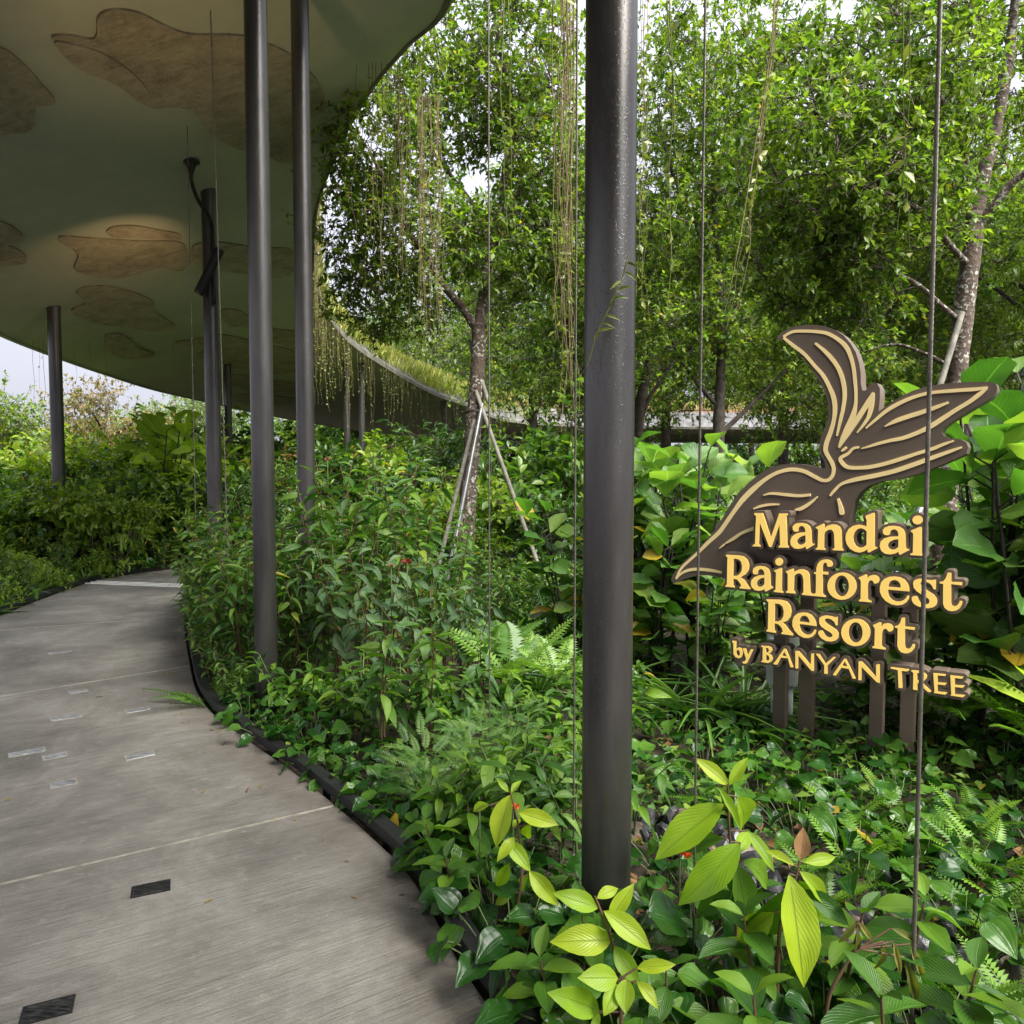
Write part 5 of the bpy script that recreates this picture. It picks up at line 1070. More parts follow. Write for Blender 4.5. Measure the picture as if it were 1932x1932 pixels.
# feathery clumps
for k, (x, y, s) in enumerate([(-.42, 3.5, .75), (-.22, 3.75, .8), (-.02, 4.1, .8)]):
    put(('feather', k % 2), b_feather, dict(seed=60 + k % 2, n=110), 'feathery_shrub', 'fine feathery bright green clump beside the path planting', 'shrub', 'feathery clumps', x, y, 'feather', 'green_stem', joined=True, s=s)
# heart-leaved plants along the edge and over the right-hand bank
pts = []
for y in np.arange(1.95, 5.3, .19):
    for o_ in ((.20, .42) if y < 4.6 else (.24,)): pts.append((edge_x(y) + o_ + RR.uniform(-.05, .07), y + RR.uniform(-.07, .07), 'edge'))
for k, (x, y, _) in enumerate(pts):
    put(('heart', k % 5), b_heart, dict(seed=70 + k % 5, n=15, L=.088, spread=.20, h=.20), 'pepper_vine', 'dark glossy heart-leaved plant spilling over the steel edging', 'ground plant', 'heart-leaved plants along the path edge', x, y, 'heart', 'green_stem', s=RR.uniform(.85, 1.15) * (1.35 if y < 2.5 else 1))
n = 0; tries = 0; got = []
while n < 84 and tries < 4000:
    tries += 1; y = RR.uniform(1.75, 5.0); x = RR.uniform(.55, .72 * y + .35)
    if (x - .32) ** 2 + (y - 2.48) ** 2 < .04: continue
    if 2.0 < y < 3.7 and abs(x - (.62 + .67 * (3.55 - y))) < .27: continue            # the stony gully stays thin
    if any((x - a) ** 2 + (y - b) ** 2 < .022 * (y / 2.2) for a, b in got): continue
    got.append((x, y)); n += 1
    zn = ('round the feet of the sign posts' if y > 3.7 else 'behind the stony strip, below the posts' if x > .62 + .67 * (3.55 - y) + .1 and y > 2.5 else 'between the thick column and the stony strip' if y > 2.5 else 'among the lime-green foreground plants')
    put(('heart', n % 5), b_heart, dict(seed=70 + n % 5, n=15, L=.088, spread=.20, h=.20), 'pepper_vine', 'dark glossy heart-leaved plant ' + zn, 'ground plant', 'heart-leaved plants ' + zn, x, y, 'heart', 'green_stem', s=RR.uniform(.85, 1.2))
# broader green plants at the bottom right
for k, (x, y, s, h) in enumerate([(.62, 1.75, 1, .34), (.95, 1.8, 1.1, .38), (1.2, 1.95, 1, .32), (.42, 1.9, .9, .30), (.72, 2.1, 1, .36), (.98, 2.15, 1.1, .34), (-.30, 2.85, .8, .30), (-.15, 2.95, .8, .34), (-.2, 2.6, .7, .26), (1.35, 1.75, 1, .3), (1.3, 2.35, .9, .3), (.25, 2.2, .9, .26), (.12, 2.05, .8, .24)]):
    put(('mixed', k % 4), b_lime, dict(seed=80 + k % 4, h=.36, pairs=6, L=.17), 'broad_leaf_seedling', 'mid-green broad-leaved seedling in the foreground planting', 'ground plant', 'broad-leaved seedlings in the foreground', x, y, 'mixed', 'red_stem', s=s)
# lime plants: stems and leaves set out one by one
def set_plant(label, stem_px, Y, leaves, mat='lime', name='lime_plant'):
    C = [at(x, y, Y) for x, y in stem_px]; g = Vector((C[-1].x, C[-1].y, gz(C[-1].x, C[-1].y) - .03)); th = thing(name, label, 'ground plant', tuple(g)); R = np.random.RandomState(int(stem_px[0][0]))
    P = catmull([tuple(c - g) for c in C] + [(0, 0, 0)], 6); mb = MB(); mb.tube(P, np.linspace(.003, .007, len(P)), 6, False); obj('stem', mb.mesh('stem', M['red_stem']), th)
    for (x0, y0, x1, y1, W, dz, mm) in leaves:
        a = at(x0, y0, Y); b_ = at(x1, y1, Y + dz); d = b_ - a; k = int(np.argmin([np.linalg.norm(q - np.array(a - g)) for q in P])); q = P[k]
        up = np.array([R.uniform(-.35, .35), -.75, .65]) 
        if np.linalg.norm(np.array(a - g) - q) > .012:
            mb = MB(); mb.tube([tuple(q), tuple(a - g)], .0028, 5, False); obj('petiole', mb.mesh('petiole', M['red_stem']), th)
        obj('bud_leaf' if mm == 'dead' else 'leaf', leaf_mesh('blade', R.randint(3), mm or mat), th, Matrix(frame(tuple(a - g), tuple(d), up, d.length * 1.06, W).tolist()))
    return th
def pz(L_): return [(966 + .5 * a, 1131 + .5 * b, 966 + .5 * c, 1131 + .5 * d, w, dz, m) for a, b, c, d, w, dz, m in L_]
def p7(L_): return [(766.7 + .3351 * a, 1284.6 + .3351 * b, 766.7 + .3351 * c, 1284.6 + .3351 * d, w, dz, m) for a, b, c, d, w, dz, m in L_]
set_plant('lime-green young plant with drooping leaves between path and thick column', [(963, 1495), (978, 1560), (985, 1640), (975, 1730)], 2.42,
    p7([(585, 640, 490, 930, 1.0, -.05, None), (590, 632, 640, 548, .9, .03, None), (575, 628, 515, 552, .9, .02, None), (630, 740, 845, 815, .95, -.03, None), (560, 895, 700, 1062, .95, -.05, None), (690, 1070, 858, 1258, .95, -.06, None), (580, 1020, 503, 1165, .9, .02, None), (690, 1090, 622, 1190, .8, .04, None), (605, 1190, 493, 1255, .8, .03, None), (470, 700, 345, 725, .7, .06, None), (600, 830, 640, 760, .9, .05, None), (610, 880, 520, 1005, .95, -.06, None), (700, 800, 660, 900, .8, .06, None)]))
set_plant('lime-green young plant in front of the foot of the thick column', [(1122, 1690), (1140, 1735), (1158, 1790), (1165, 1850)], 2.05,
    pz([(325, 1165, 175, 1112, .95, -.03, None), (320, 1128, 402, 1078, 1.0, .03, None), (345, 1175, 528, 1312, .9, -.05, None), (362, 1212, 462, 1082, .85, .03, None), (375, 1285, 172, 1295, 1.05, -.06, None), (380, 1260, 290, 1300, .9, .04, None), (385, 1305, 470, 1455, 1.1, -.05, None)]))
set_plant('low lime-green plant with broad yellowish leaves in front of the thick column', [(1165, 1850), (1170, 1890), (1172, 1925)], 1.86,
    pz([(400, 1430, 265, 1425, 1.25, -.04, None), (470, 1390, 612, 1383, .8, -.02, None), (330, 1555, 158, 1475, .95, -.05, None), (400, 1450, 345, 1560, 1.3, -.05, None), (430, 1430, 425, 1555, 1.5, -.06, None), (330, 1560, 300, 1640, .9, -.04, None), (470, 1440, 560, 1530, 1.0, -.04, None)]))
set_plant('tall lime-green plant with long leaves below the sign left tip', [(1373, 1480), (1375, 1540), (1378, 1600), (1385, 1700), (1390, 1790)], 2.3,
    pz([(800, 772, 540, 965, .85, -.04, None), (862, 918, 648, 1160, .85, -.08, None), (815, 702, 700, 598, .85, .02, None), (820, 702, 890, 600, .8, .02, None), (850, 745, 915, 870, 1.3, .05, None), (775, 705, 872, 860, .45, -.05, None), (885, 872, 990, 1022, .75, -.06, None), (838, 985, 905, 1232, .95, -.04, 'mixed'), (870, 985, 1010, 1080, .9, .05, 'mixed'), (800, 900, 620, 940, .7, .10, 'mixed'), (830, 1100, 690, 1180, .9, .05, 'mixed'), (840, 960, 900, 870, .9, .08, None)]))
set_plant('lime-green plant with one huge hanging leaf and a rusty bud', [(1508, 1625), (1500, 1660), (1478, 1720), (1468, 1800)], 2.12,
    pz([(1045, 1035, 1102, 1455, .93, -.12, None), (1085, 1025, 1222, 1155, .8, -.02, None), (1100, 992, 1225, 975, .75, .02, None), (1088, 985, 1106, 868, 1.15, .02, 'dead'), (1065, 1005, 960, 938, .75, .05, None), (1080, 1060, 1215, 1225, .7, .04, None), (1100, 1095, 1280, 1225, .85, -.05, 'mixed'), (1020, 1100, 900, 1330, .9, .06, 'mixed'), (990, 1180, 840, 1300, .9, .08, None)]))
set_plant('olive wilting seedling with thin drooping leaflets below the stones', [(1620, 1790), (1590, 1830), (1560, 1900)], 2.0,
    pz([(1300, 1215, 1235, 1300, .5, 0, None), (1305, 1215, 1360, 1290, .5, 0, None), (1300, 1230, 1310, 1330, .4, -.02, None), (1400, 1290, 1390, 1420, .5, 0, None), (1430, 1240, 1530, 1290, .5, 0, None), (1440, 1290, 1470, 1420, .45, -.03, None), (1500, 1300, 1555, 1440, .45, 0, None), (1480, 1350, 1550, 1560, .4, -.03, None)]), 'wilt', 'wilted_seedling')
# ferns
FE = [(-2.08, 5.12, 1.0, 'a'), (-1.95, 5.6, 1.1, 'a'), (-1.45, 5.35, 1.2, 'a'), (-.02, 5.0, 1.2, 'b'), (.05, 5.4, 1.2, 'b'), (.3, 5.0, 1.0, 'b'), (-.15, 5.9, 1.2, 'b'), (1.4, 2.95, .8, 'c'), (1.7, 3.1, .8, 'c'), (1.95, 3.0, .85, 'c'), (1.55, 3.4, .8, 'c'), (2.1, 3.3, .7, 'c'), (1.42, 2.25, .7, 'c'),
      (1.55, 2.15, .75, 'c'), (2.78, 3.95, 1.1, 'd'), (2.95, 3.8, 1.1, 'd'), (2.72, 3.75, .9, 'd'), (3.0, 4.15, 1.2, 'd'), (1.85, 3.55, .65, 'c'), (2.6, 4.3, 1.1, 'd'), (1.2, 2.75, .7, 'c'), (1.75, 2.55, .75, 'c'), (1.9, 2.75, .8, 'c'), (1.0, 3.6, .7, 'c')]
FL_ = {'a': ('sword fern arching over the steel edging at the bend', 'ferns at the path bend'), 'b': ('tall bright sword fern behind the thin pale rope', 'ferns behind the pale rope'), 'c': ('small bright fern creeping on the bank below the sign posts', 'ferns on the bank'), 'd': ('dark sword fern at the right end of the sign lettering', 'ferns beside the lettering')}
for k, (x, y, s, g) in enumerate(FE):
    put(('fern', k % 4), b_fern, dict(seed=100 + k % 4, n=9, L=.55), 'sword_fern', FL_[g][0], 'fern', FL_[g][1], x, y, 'fern_low' if g == 'c' else 'fern', 'green_stem', s=s * (.72 if g == 'c' else .95), leafname='frond', z=gz(x, y) + (.25 if g in 'bd' else .04))
for k, (x, y) in enumerate([(-.75, 7.8), (-.3, 8.0), (.1, 7.7), (.45, 8.2), (-.1, 8.6), (.7, 7.6), (.3, 8.9), (-.9, 8.5), (.9, 8.6), (-.55, 8.9), (.0, 7.3), (.6, 9.2), (-.2, 9.1), (.35, 7.35)]):
    if k % 3 == 1: put(('strap', k % 3), b_strap, dict(seed=110 + k % 3, n=30), 'strap_leaf_tuft', 'strap-leaved tuft round the foot of the propped tree', 'ground plant', 'strap tufts round the propped tree', x, y, 'strap', 'green_stem', True, s=1.1)
    else: put(('bush', k % 4), b_bush, dict(seed=140 + k % 4, h=1.15, r=.75, n=1300, L=.105, kind=['small', 'lance', 'small', 'ellip'][k % 4]), 'low_bush', 'low dark bush round the foot of the propped tree', 'bush', 'low bushes round the propped tree', x, y, 'bush_dark' if k % 2 else 'bush', 'twig', True, s=RR.uniform(.5, .68))
# strap-leaved tufts
for k, (x, y, s) in enumerate([(1.28, 4.95, 1.05), (1.5, 4.75, .95), (1.05, 5.1, .9), (.35, 7.0, 1.2), (.2, 5.6, 1.0), (.62, 5.3, 1.1), (.0, 6.6, 1.1), (.75, 5.9, 1.1), (1.6, 5.1, .9)]):
    put(('strap', k % 3), b_strap, dict(seed=110 + k % 3, n=30), 'strap_leaf_tuft', 'grassy tuft of long arching strap leaves near the sign left tip', 'ground plant', 'strap-leaved tufts', x, y, 'strap', 'green_stem', s=s)
# big-leaved shrubs
BGP = [(1.25, 6.1, 1.9, 'l'), (1.75, 6.3, 2.0, 'l'), (1.05, 5.7, 1.3, 'l'), (2.1, 5.9, 1.5, 'l'), (.55, 6.6, 1.45, 'l'), (1.5, 5.4, 1.1, 'l'), (2.85, 4.55, 1.75, 'r'), (2.95, 4.05, 2.1, 'r'), (3.2, 4.6, 2.2, 'r'), (2.9, 5.4, 1.5, 'r'), (3.5, 5.2, 1.9, 'r'), (2.5, 5.2, 1.2, 'r'), (2.35, 4.75, .9, 'r'), (3.35, 3.95, 1.5, 'r')]
for k, (x, y, h, g) in enumerate(BGP):
    put(('big', k % 4), b_big, dict(seed=120 + k % 4, h=1.8, nst=5, per=13, L=.30, spread=.5, yellow=k % 4 in (0, 2)), 'big_leaf_shrub', {'l': 'big round-leaved shrub between the thick column and the sign left tip', 'r': 'big round-leaved shrub behind the right end of the sign'}[g], 'shrub', {'l': 'big-leaved shrubs by the sign left tip', 'r': 'big-leaved shrubs at the sign right end'}[g], x, y, 'big', 'dark_stem', s=h / 1.8)
for k, (x, y, h) in enumerate([(1.5, 5.9, 2.05), (1.15, 6.3, 1.95), (1.95, 6.6, 2.1), (3.05, 4.35, 1.9), (2.55, 4.6, 1.25), (3.3, 4.3, 1.6)]):
    put(('big', (k + 1) % 4), b_big, {}, 'pale_big_leaf_shrub', 'pale green big-leaved shrub ' + ('rising left of the sign beak' if k < 3 else 'rising beside the right end of the lettering'), 'shrub', 'pale big-leaved shrubs ' + ('left of the sign' if k < 3 else 'right of the sign'), x, y, 'big_light', 'dark_stem', s=h / 1.8)
for k, (x, y) in enumerate([(-.35, 4.7), (-.1, 4.75), (.15, 4.6), (.1, 4.2), (.3, 4.3), (-.6, 4.6), (.05, 3.7), (.2, 3.45), (-.15, 3.4), (.0, 3.15), (.35, 3.8), (-.3, 3.15), (.25, 3.05), (.45, 4.7), (.6, 4.4), (.75, 4.8), (-.05, 5.3), (-.9, 4.75), (-.75, 4.9), (.5, 3.3), (-1.3, 4.75), (-1.1, 4.55), (-1.0, 4.95), (-1.35, 5.05), (-.6, 4.3), (-.85, 4.4), (-.5, 4.95), (-.35, 4.4), (-1.55, 5.0), (-.3, 4.15)]):
    put(('low', k % 3), b_lance, dict(seed=180 + k % 3, h=.42, nst=5, kind='lance', L=.13, spread=.2, per=9, W=1.3, droop=.1), 'low_lance_plant', 'low spiky-leaved plant between the feathery clumps and the thick column', 'ground plant', 'low spiky plants by the thick column', x, y, 'mixed' if k % 3 else 'lance', 'green_stem', s=RR.uniform(.85, 1.2))
PL_.update({('bush', q): b_bush(seed=140 + q, h=1.15, r=.75, n=1300, L=.105, kind=['small', 'lance', 'small', 'ellip'][q]) for q in range(4)})
for k, (px, Y, s) in enumerate([(1040, 13.5, 2.3), (1010, 15, 2.2), (1075, 14.5, 2.1)]):
    put(('bush', k), b_bush, {}, 'draped_bush', 'tall dense bush hiding the low canopy left of the thick column', 'bush', 'tall bushes left of the thick column', gx(px, Y), Y, 'bush', 'twig', True, s=s)
put(('nest', 0), b_nest, dict(seed=130), 'nest_fern', 'lime bird-nest fern with broad wavy fronds by the lettering right end', 'fern', None, 2.92, 3.45, 'nest', 'green_stem', leafname='frond', z=.12)
# mid-distance bushes: joined foliage
MID = []
for k in range(46):
    y = RR.uniform(7.6, 17); x = RR.uniform(-2.6 + (y - 8) * .05, .74 * y)
    if abs(x - b1[0]) < 1.1 and y < Y1 + .2: continue
    MID.append((x, y, RR.uniform(.75, 1.15) * (1 + .02 * y)))
for k, (x, y, s) in enumerate(MID):
    mt = ['bush', 'bush_dark', 'bush_light', 'bush', 'bush_dark'][k % 5]
    put(('bush', k % 4), b_bush, dict(seed=140 + k % 4, h=1.15, r=.75, n=1300, L=.105, kind=['small', 'lance', 'small', 'ellip'][k % 4]), 'leafy_bush', {'bush': 'mid-green leafy bush in the planting behind the sign', 'bush_dark': 'dark green leafy bush in the planting behind the sign', 'bush_light': 'yellow-green leafy bush in the planting behind the sign'}[mt], 'bush', {'bush': 'mid-green bushes behind the sign', 'bush_dark': 'dark bushes behind the sign', 'bush_light': 'yellow-green bushes behind the sign'}[mt], x, y, mt, 'twig', True, s=s)
for k in range(40):                                                    # beyond the bend, up to the far canopy
    y = RR.uniform(16, 44); x = RR.uniform(-.22 * y, .75 * y); mt = ['bush_light', 'bush', 'bush_light', 'bush_dark'][k % 4]
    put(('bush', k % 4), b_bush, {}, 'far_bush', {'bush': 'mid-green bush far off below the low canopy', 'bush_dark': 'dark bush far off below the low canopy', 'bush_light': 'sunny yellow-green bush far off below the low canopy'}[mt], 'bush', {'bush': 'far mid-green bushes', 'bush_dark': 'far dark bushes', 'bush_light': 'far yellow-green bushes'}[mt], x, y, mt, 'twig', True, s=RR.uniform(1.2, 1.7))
for k in range(58):                                                    # tall belt behind the far canopy
    y = RR.uniform(50, 68); x = -40 + 105 * (k + RR.uniform(0, 1)) / 58; mt = ['bush_light', 'bush', 'bush', 'bush_dark'][k % 4]
    put(('bush', k % 4), b_bush, {}, 'belt_shrub', {'bush': 'mid-green tall shrub in the belt behind the far canopy', 'bush_dark': 'dark tall shrub in the belt behind the far canopy', 'bush_light': 'yellow-green tall shrub in the belt behind the far canopy'}[mt], 'shrub', {'bush': 'mid-green belt shrubs', 'bush_dark': 'dark belt shrubs', 'bush_light': 'yellow-green belt shrubs'}[mt], x, y, mt, 'twig', True, s=RR.uniform(3.0, 4.2) * (1.45 if x < 2 else 1.1))
for k in range(24):                                                    # bushes round the bend, under the canopy
    y = RR.uniform(17, 30); x = gx(RR.uniform(430, 880), y); mt = ['bush_light', 'bush', 'bush_dark'][k % 3]
    put(('bush', k % 4), b_bush, {}, 'bend_shrub', {'bush': 'mid-green shrub growing round the bend under the canopy', 'bush_dark': 'dark shrub growing round the bend under the canopy', 'bush_light': 'yellow-green shrub growing round the bend under the canopy'}[mt], 'shrub', {'bush': 'mid-green shrubs round the bend', 'bush_dark': 'dark shrubs round the bend', 'bush_light': 'yellow-green shrubs round the bend'}[mt], x, y, mt, 'twig', True, s=RR.uniform(1.7, 2.5))
# left of the walkway
for k in range(44):
    y = RR.uniform(11.8, 18); x = RR.uniform(-.74 * y, -4.7)
    if x > left_x(min(y, 11.5)) - .5 and y < 13.8: x -= 1.6
    f_ = (y - 11.5) / 7; mt = ['bush_light', 'bush', 'bush_light', 'bush_light', 'bush_dark'][k % 5]
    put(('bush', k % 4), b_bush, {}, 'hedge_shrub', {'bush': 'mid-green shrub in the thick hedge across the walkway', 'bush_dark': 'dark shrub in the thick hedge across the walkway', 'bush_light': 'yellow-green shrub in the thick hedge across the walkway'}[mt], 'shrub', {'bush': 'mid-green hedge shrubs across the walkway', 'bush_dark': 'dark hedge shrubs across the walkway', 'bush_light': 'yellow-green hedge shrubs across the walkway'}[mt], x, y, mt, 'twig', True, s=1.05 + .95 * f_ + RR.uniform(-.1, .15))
for k, (px, Y, s) in enumerate([(250, 16.5, 2.2), (330, 17, 2.3), (120, 15.5, 2.0), (40, 15, 2.0), (380, 18, 2.4), (180, 17.5, 2.2), (300, 15.0, 1.8)]):
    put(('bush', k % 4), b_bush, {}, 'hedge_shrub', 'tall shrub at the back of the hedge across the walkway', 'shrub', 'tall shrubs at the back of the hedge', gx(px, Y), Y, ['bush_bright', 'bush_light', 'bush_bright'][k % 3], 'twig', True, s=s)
for k, (px, Y) in enumerate([(320, 14.5), (345, 15.2), (290, 15.5), (370, 15.0)]):
    put(('big', k % 4), b_big, {}, 'big_leaf_shrub', 'bright big-leaved shrub standing in the hedge across the walkway', 'shrub', 'big-leaved shrubs in the hedge', gx(px, Y), Y, 'nest', 'dark_stem', True, s=1.55)
for k, (px, Y, s) in enumerate([(530, 17, 1.6), (590, 18, 1.7), (640, 19, 1.8), (500, 19.5, 1.7), (560, 20.5, 1.8)]):
    put(('bush', k % 4), b_bush, {}, 'rust_shrub', 'rust-tinged shrub behind the close pair of columns', 'shrub', 'rust-tinged shrubs', gx(px, Y), Y, 'bush_rust' if k % 2 == 0 else 'bush_light', 'twig', True, s=s)
k = 0
for y in np.arange(8.0, 13.2, .36):                                    # low row along the far edging
    for o_ in (.30, .75, 1.25):
        k += 1; x = left_x(min(y, 11.6)) - o_ + RR.uniform(-.1, .1) + (max(0, y - 11.6) * .9)
        t_ = k % 4
        if t_ == 0: put(('strap', k % 3), b_strap, {}, 'strap_leaf_tuft', 'grassy strap-leaved tuft along the far edging', 'ground plant', 'strap tufts along the far edging', x, y, 'strap', 'green_stem', True, s=.7)
        elif t_ == 1: put(('lanceA', k % 3), b_lance, {}, 'low_shrub', 'low lance-leaved shrub along the far edging', 'shrub', 'low shrubs along the far edging', x, y, 'lance', 'red_stem', True, s=.45 + .14 * o_)
        elif t_ == 2: put(('heart', k % 5), b_heart, {}, 'pepper_vine', 'heart-leaved plant along the far edging', 'ground plant', 'heart-leaved plants along the far edging', x, y, 'heart', 'green_stem', True, s=1.7)
        else: put(('bush', k % 4), b_bush, {}, 'low_bush', 'low leafy bush along the far edging', 'bush', 'low bushes along the far edging', x, y, 'bush_light', 'twig', True, s=.42 + .12 * o_)
# filler carpet of tiny leaves, stones and litter
def carpet(name, label, n, fx, fy, cond, L, mat, seed, zz):
    R = np.random.RandomState(seed); y = R.uniform(fy[0], fy[1], n * 4); x = np.array([R.uniform(*fx(v)) for v in y]); ok = np.array([cond(a, b) for a, b in zip(x, y)]); x, y = x[ok][:n], y[ok][:n]; m = len(x)
    P = np.stack([x, y, np.array([gz(a, b) for a, b in zip(x, y)]) + R.uniform(.0, zz, m)], 1); a = R.uniform(0, 6.28, m)
    D = np.stack([np.cos(a), np.sin(a), R.uniform(-.3, .5, m)], 1); N = np.stack([R.normal(size=m) * .35, R.normal(size=m) * .35, np.ones(m)], 1); Ls = L * R.uniform(.6, 1.3, m)
    o = obj(name, small_leaves(name, P, D, N, Ls, Ls * .6, M[mat], seed), kind='stuff'); o['label'] = label
    return o
carpet('ground_cover', 'low leafy ground cover between the path and the canopy', 26000, lambda y: (-5.5, .76 * y + .5), (3.4, 20), lambda x, y: x > edge_x(min(y, 12)) + .12 + (2.4 if y > 11.5 and x < -1 else 0), .07, 'bush', 301, .16)
carpet('ground_cover', 'low leafy ground cover below the hedge across the walkway', 14000, lambda y: (-.8 * y - 1, -3.5), (7, 22), lambda x, y: x < left_x(min(y, 11.7)) - .12 + max(0, y - 12.3) * 1.2, .08, 'bush', 302, .16)
carpet('ground_cover', 'tiny creeping leaves on the bank in the foreground', 6000, lambda y: (-.2, .76 * y + .3), (1.5, 4.2), lambda x, y: x > edge_x(y) + .1, .035, 'heart', 303, .05)
carpet('leaf_litter', 'brown dead leaves scattered over the bank soil', 500, lambda y: (.2, .76 * y + .3), (1.6, 4.8), lambda x, y: x > edge_x(y) + .15, .08, 'dead', 304, .03)
RK = np.random.RandomState(9)
def rock_mesh(seed, mat):
    bm = bmesh.new(); bmesh.ops.create_icosphere(bm, subdivisions=2, radius=1); R = np.random.RandomState(seed); ax = R.normal(size=(7, 3)); ax /= np.linalg.norm(ax, axis=1, keepdims=True)
    for v in bm.verts:
        c = np.array(v.co)
        for a in ax: e = c @ a - .62; c = c - a * max(0, e) * .9
        v.co = c * np.array([1, .8, .6])
    me = bpy.data.meshes.new('rock'); bm.to_mesh(me); bm.free(); me.materials.append(M[mat]); return me
RM = [rock_mesh(k, 'rock' if k < 4 else 'rock_brown') for k in range(6)]
for k in range(260):
    if k < 200: w = RK.uniform(); y = 3.55 - 1.5 * w; x = .62 + 1.0 * w + RK.normal() * .13
    else: w = RK.uniform(); y = 3.0 - 1.1 * w; x = 1.35 + .25 * w + RK.normal() * .12
    if x < edge_x(y) + .2: continue
    s = RK.uniform(.025, .08); o = obj('rock', RM[RK.randint(6)], label='dark angular stone lying in the stony strip on the bank', cat='stone', group='stones on the bank', loc=(x, y, gz(x, y) + s * .25)); o.rotation_euler = tuple(RK.uniform(0, 6.28, 3)); o.scale = (s * RK.uniform(.8, 1.5), s, s)
# fallen leaves on the path
for k, (px, py) in enumerate([(180, 1318), (388, 1708), (390, 1494), (25, 1512), (330, 1270), (470, 1490), (420, 1380)]):
    g = ground(px, py); m = frame((0, 0, .004), (RK.normal(), RK.normal(), .05), (0, 0, 1), .045 if k else .06, .8)
    th = obj('fallen_leaf', leaf_mesh('lance', k % 3, 'big_yellow' if k not in (0, 5) else 'dead'), label='small yellow or brown leaf fallen on the concrete walkway', cat='leaf', group='leaves fallen on the walkway'); th.matrix_basis = Matrix.Translation((g.x, g.y, 0.006)) @ Matrix(m.tolist())
for k in range(34):
    s_ = RK.randint(40, 125); w = abs(RK.normal()) * .10 + .015; q = pr[s_] * (1 - w) + pl[s_] * w
    o = obj('fallen_leaf', leaf_mesh('lance', k % 3, 'dead' if k % 3 else 'big_yellow'), label='tiny dry leaf lying near the steel edging on the walkway', cat='leaf', group='dry leaves by the edging')
    o.matrix_basis = Matrix.Translation((q[0], q[1], .006)) @ Matrix(frame((0, 0, 0), (RK.normal(), RK.normal(), .05), (0, 0, 1), RK.uniform(.02, .05), .9).tolist())
# flowers
def flower(px, py, Y, r, mat, label, n=14):
    p = at(px, py, Y); th = thing('flower_head', label, 'flower', (p.x, p.y, p.z)); R = np.random.RandomState(int(px)); mb = MB()
    mb.tube([(0, .0, -min(.35, p.z + .05)), (0, 0, 0)], .003, 5); obj('stalk', mb.mesh('stalk', M['green_stem']), th)
    for k in range(n):
        v = R.normal(size=3); v[2] = abs(v[2]); m = frame(tuple(v / np.linalg.norm(v) * r * .25), v, R.normal(size=3), r, 1.4); obj('petal', leaf_mesh_plain('small', k % 3, mat), th, Matrix(m.tolist()))
def leaf_mesh_plain(kind, k, mat):
    return leaf_mesh(kind, k, mat)
flower(1283, 1610, 2.45, .035, 'orange', 'orange flower head low in front of the stones by the thick column')
flower(968, 1522, 2.75, .022, 'orange', 'small orange flower tucked behind the lime plant')
flower(905, 1525, 2.8, .018, 'orange', 'tiny orange flower left of the lime plant')
flower(768, 1062, 5.0, .030, 'red', 'cluster of small red flowers on the ribbed-leaved shrub', 22)
flower(738, 1068, 5.0, .016, 'red', 'single red flower beside the red cluster on the ribbed shrub')
flower(618, 868, 6.0, .022, 'red', 'dark red flower on top of the tall shrub behind the columns')

# ------------------------------------------------------------------ hanging vines
def vines(label, specs, mat_stem, leafy, seed, group=None, L=.045, name='hanging_vine'):
    """specs: list of (x, y, ztop, length, sway)"""
    R = np.random.RandomState(seed); x0, y0, z0 = specs[0][:3]; th = thing(name, label, 'vine', (x0, y0, z0), group=group); P = []; D = []; N = []
    for (x, y, zt, ln, sw) in specs:
        mb = MB()
        n = max(4, int(ln / .16)); z = np.linspace(0, -ln, n); ph = R.uniform(0, 6, 2)
        fr = R.uniform(1.5, 7, 3); am = R.uniform(.01, .045, 2); C = np.stack([x - x0 + sw * np.linspace(0, 1, n) ** 1.5 + (am[0] * np.sin(z * fr[0] + ph[0]) + .012 * np.sin(z * 9 * fr[1] / 4)) * np.linspace(.15, 1, n), y - y0 + am[1] * np.sin(z * fr[2] + ph[1]), zt - z0 + z], 1)
        mb.tube(C, R.uniform(.0014, .0034) * np.linspace(1.2, .6, n), 4, False); obj('strand', mb.mesh('strand', M[mat_stem]), th); m = int(ln * leafy * R.uniform(.3, 1.7))
        for k in range(m):
            f_ = R.uniform(.03, 1) * (n - 1); i_ = min(int(f_), n - 2); P.append(C[i_] + (C[i_ + 1] - C[i_]) * (f_ - i_)); D.append(R.normal(size=3) + np.array([0, 0, -.5])); N.append(R.normal(size=3) + np.array([0, -.6, .6]))
    if P:
        Ls = L * R.uniform(.6, 1.3, len(P)); o = obj('foliage', small_leaves('foliage', np.array(P), np.array(D), np.array(N), Ls, Ls * .5, M['vine_green'], seed), th)
    return th
RV = np.random.RandomState(55)
def along(s0, s1, n, lo, hi, out=.03):
    r = []
    for k in range(n):
        s = int(RV.uniform(s0, s1)); p = I_[s] * 1.0; w = RV.uniform(); p = I_[s] * (1 - w) + I_[min(s + 1, NR - 1)] * w; q = outn(s); r.append((p[0] + q[0] * out, p[1] + q[1] * out, p[2] + .05, RV.uniform(lo, hi), RV.normal() * .05))
    return r
vines('curtain of yellow-green vines hanging from the far bend of the canopy edge', along(136, 166, 80, .7, 2.3), 'root', 15, 1)
vines('short fringe of vines on the low far canopy edge beside the tree', along(164, 188, 60, .4, 1.7), 'root', 14, 2)
vines('wispy bare roots hanging along the upper canopy curve', along(112, 142, 30, .8, 3.0), 'root', 5, 3)
vines('thin scattered strands hanging from the low canopy behind the sign', along(190, 218, 40, .3, 1.0), 'root', 8, 4)
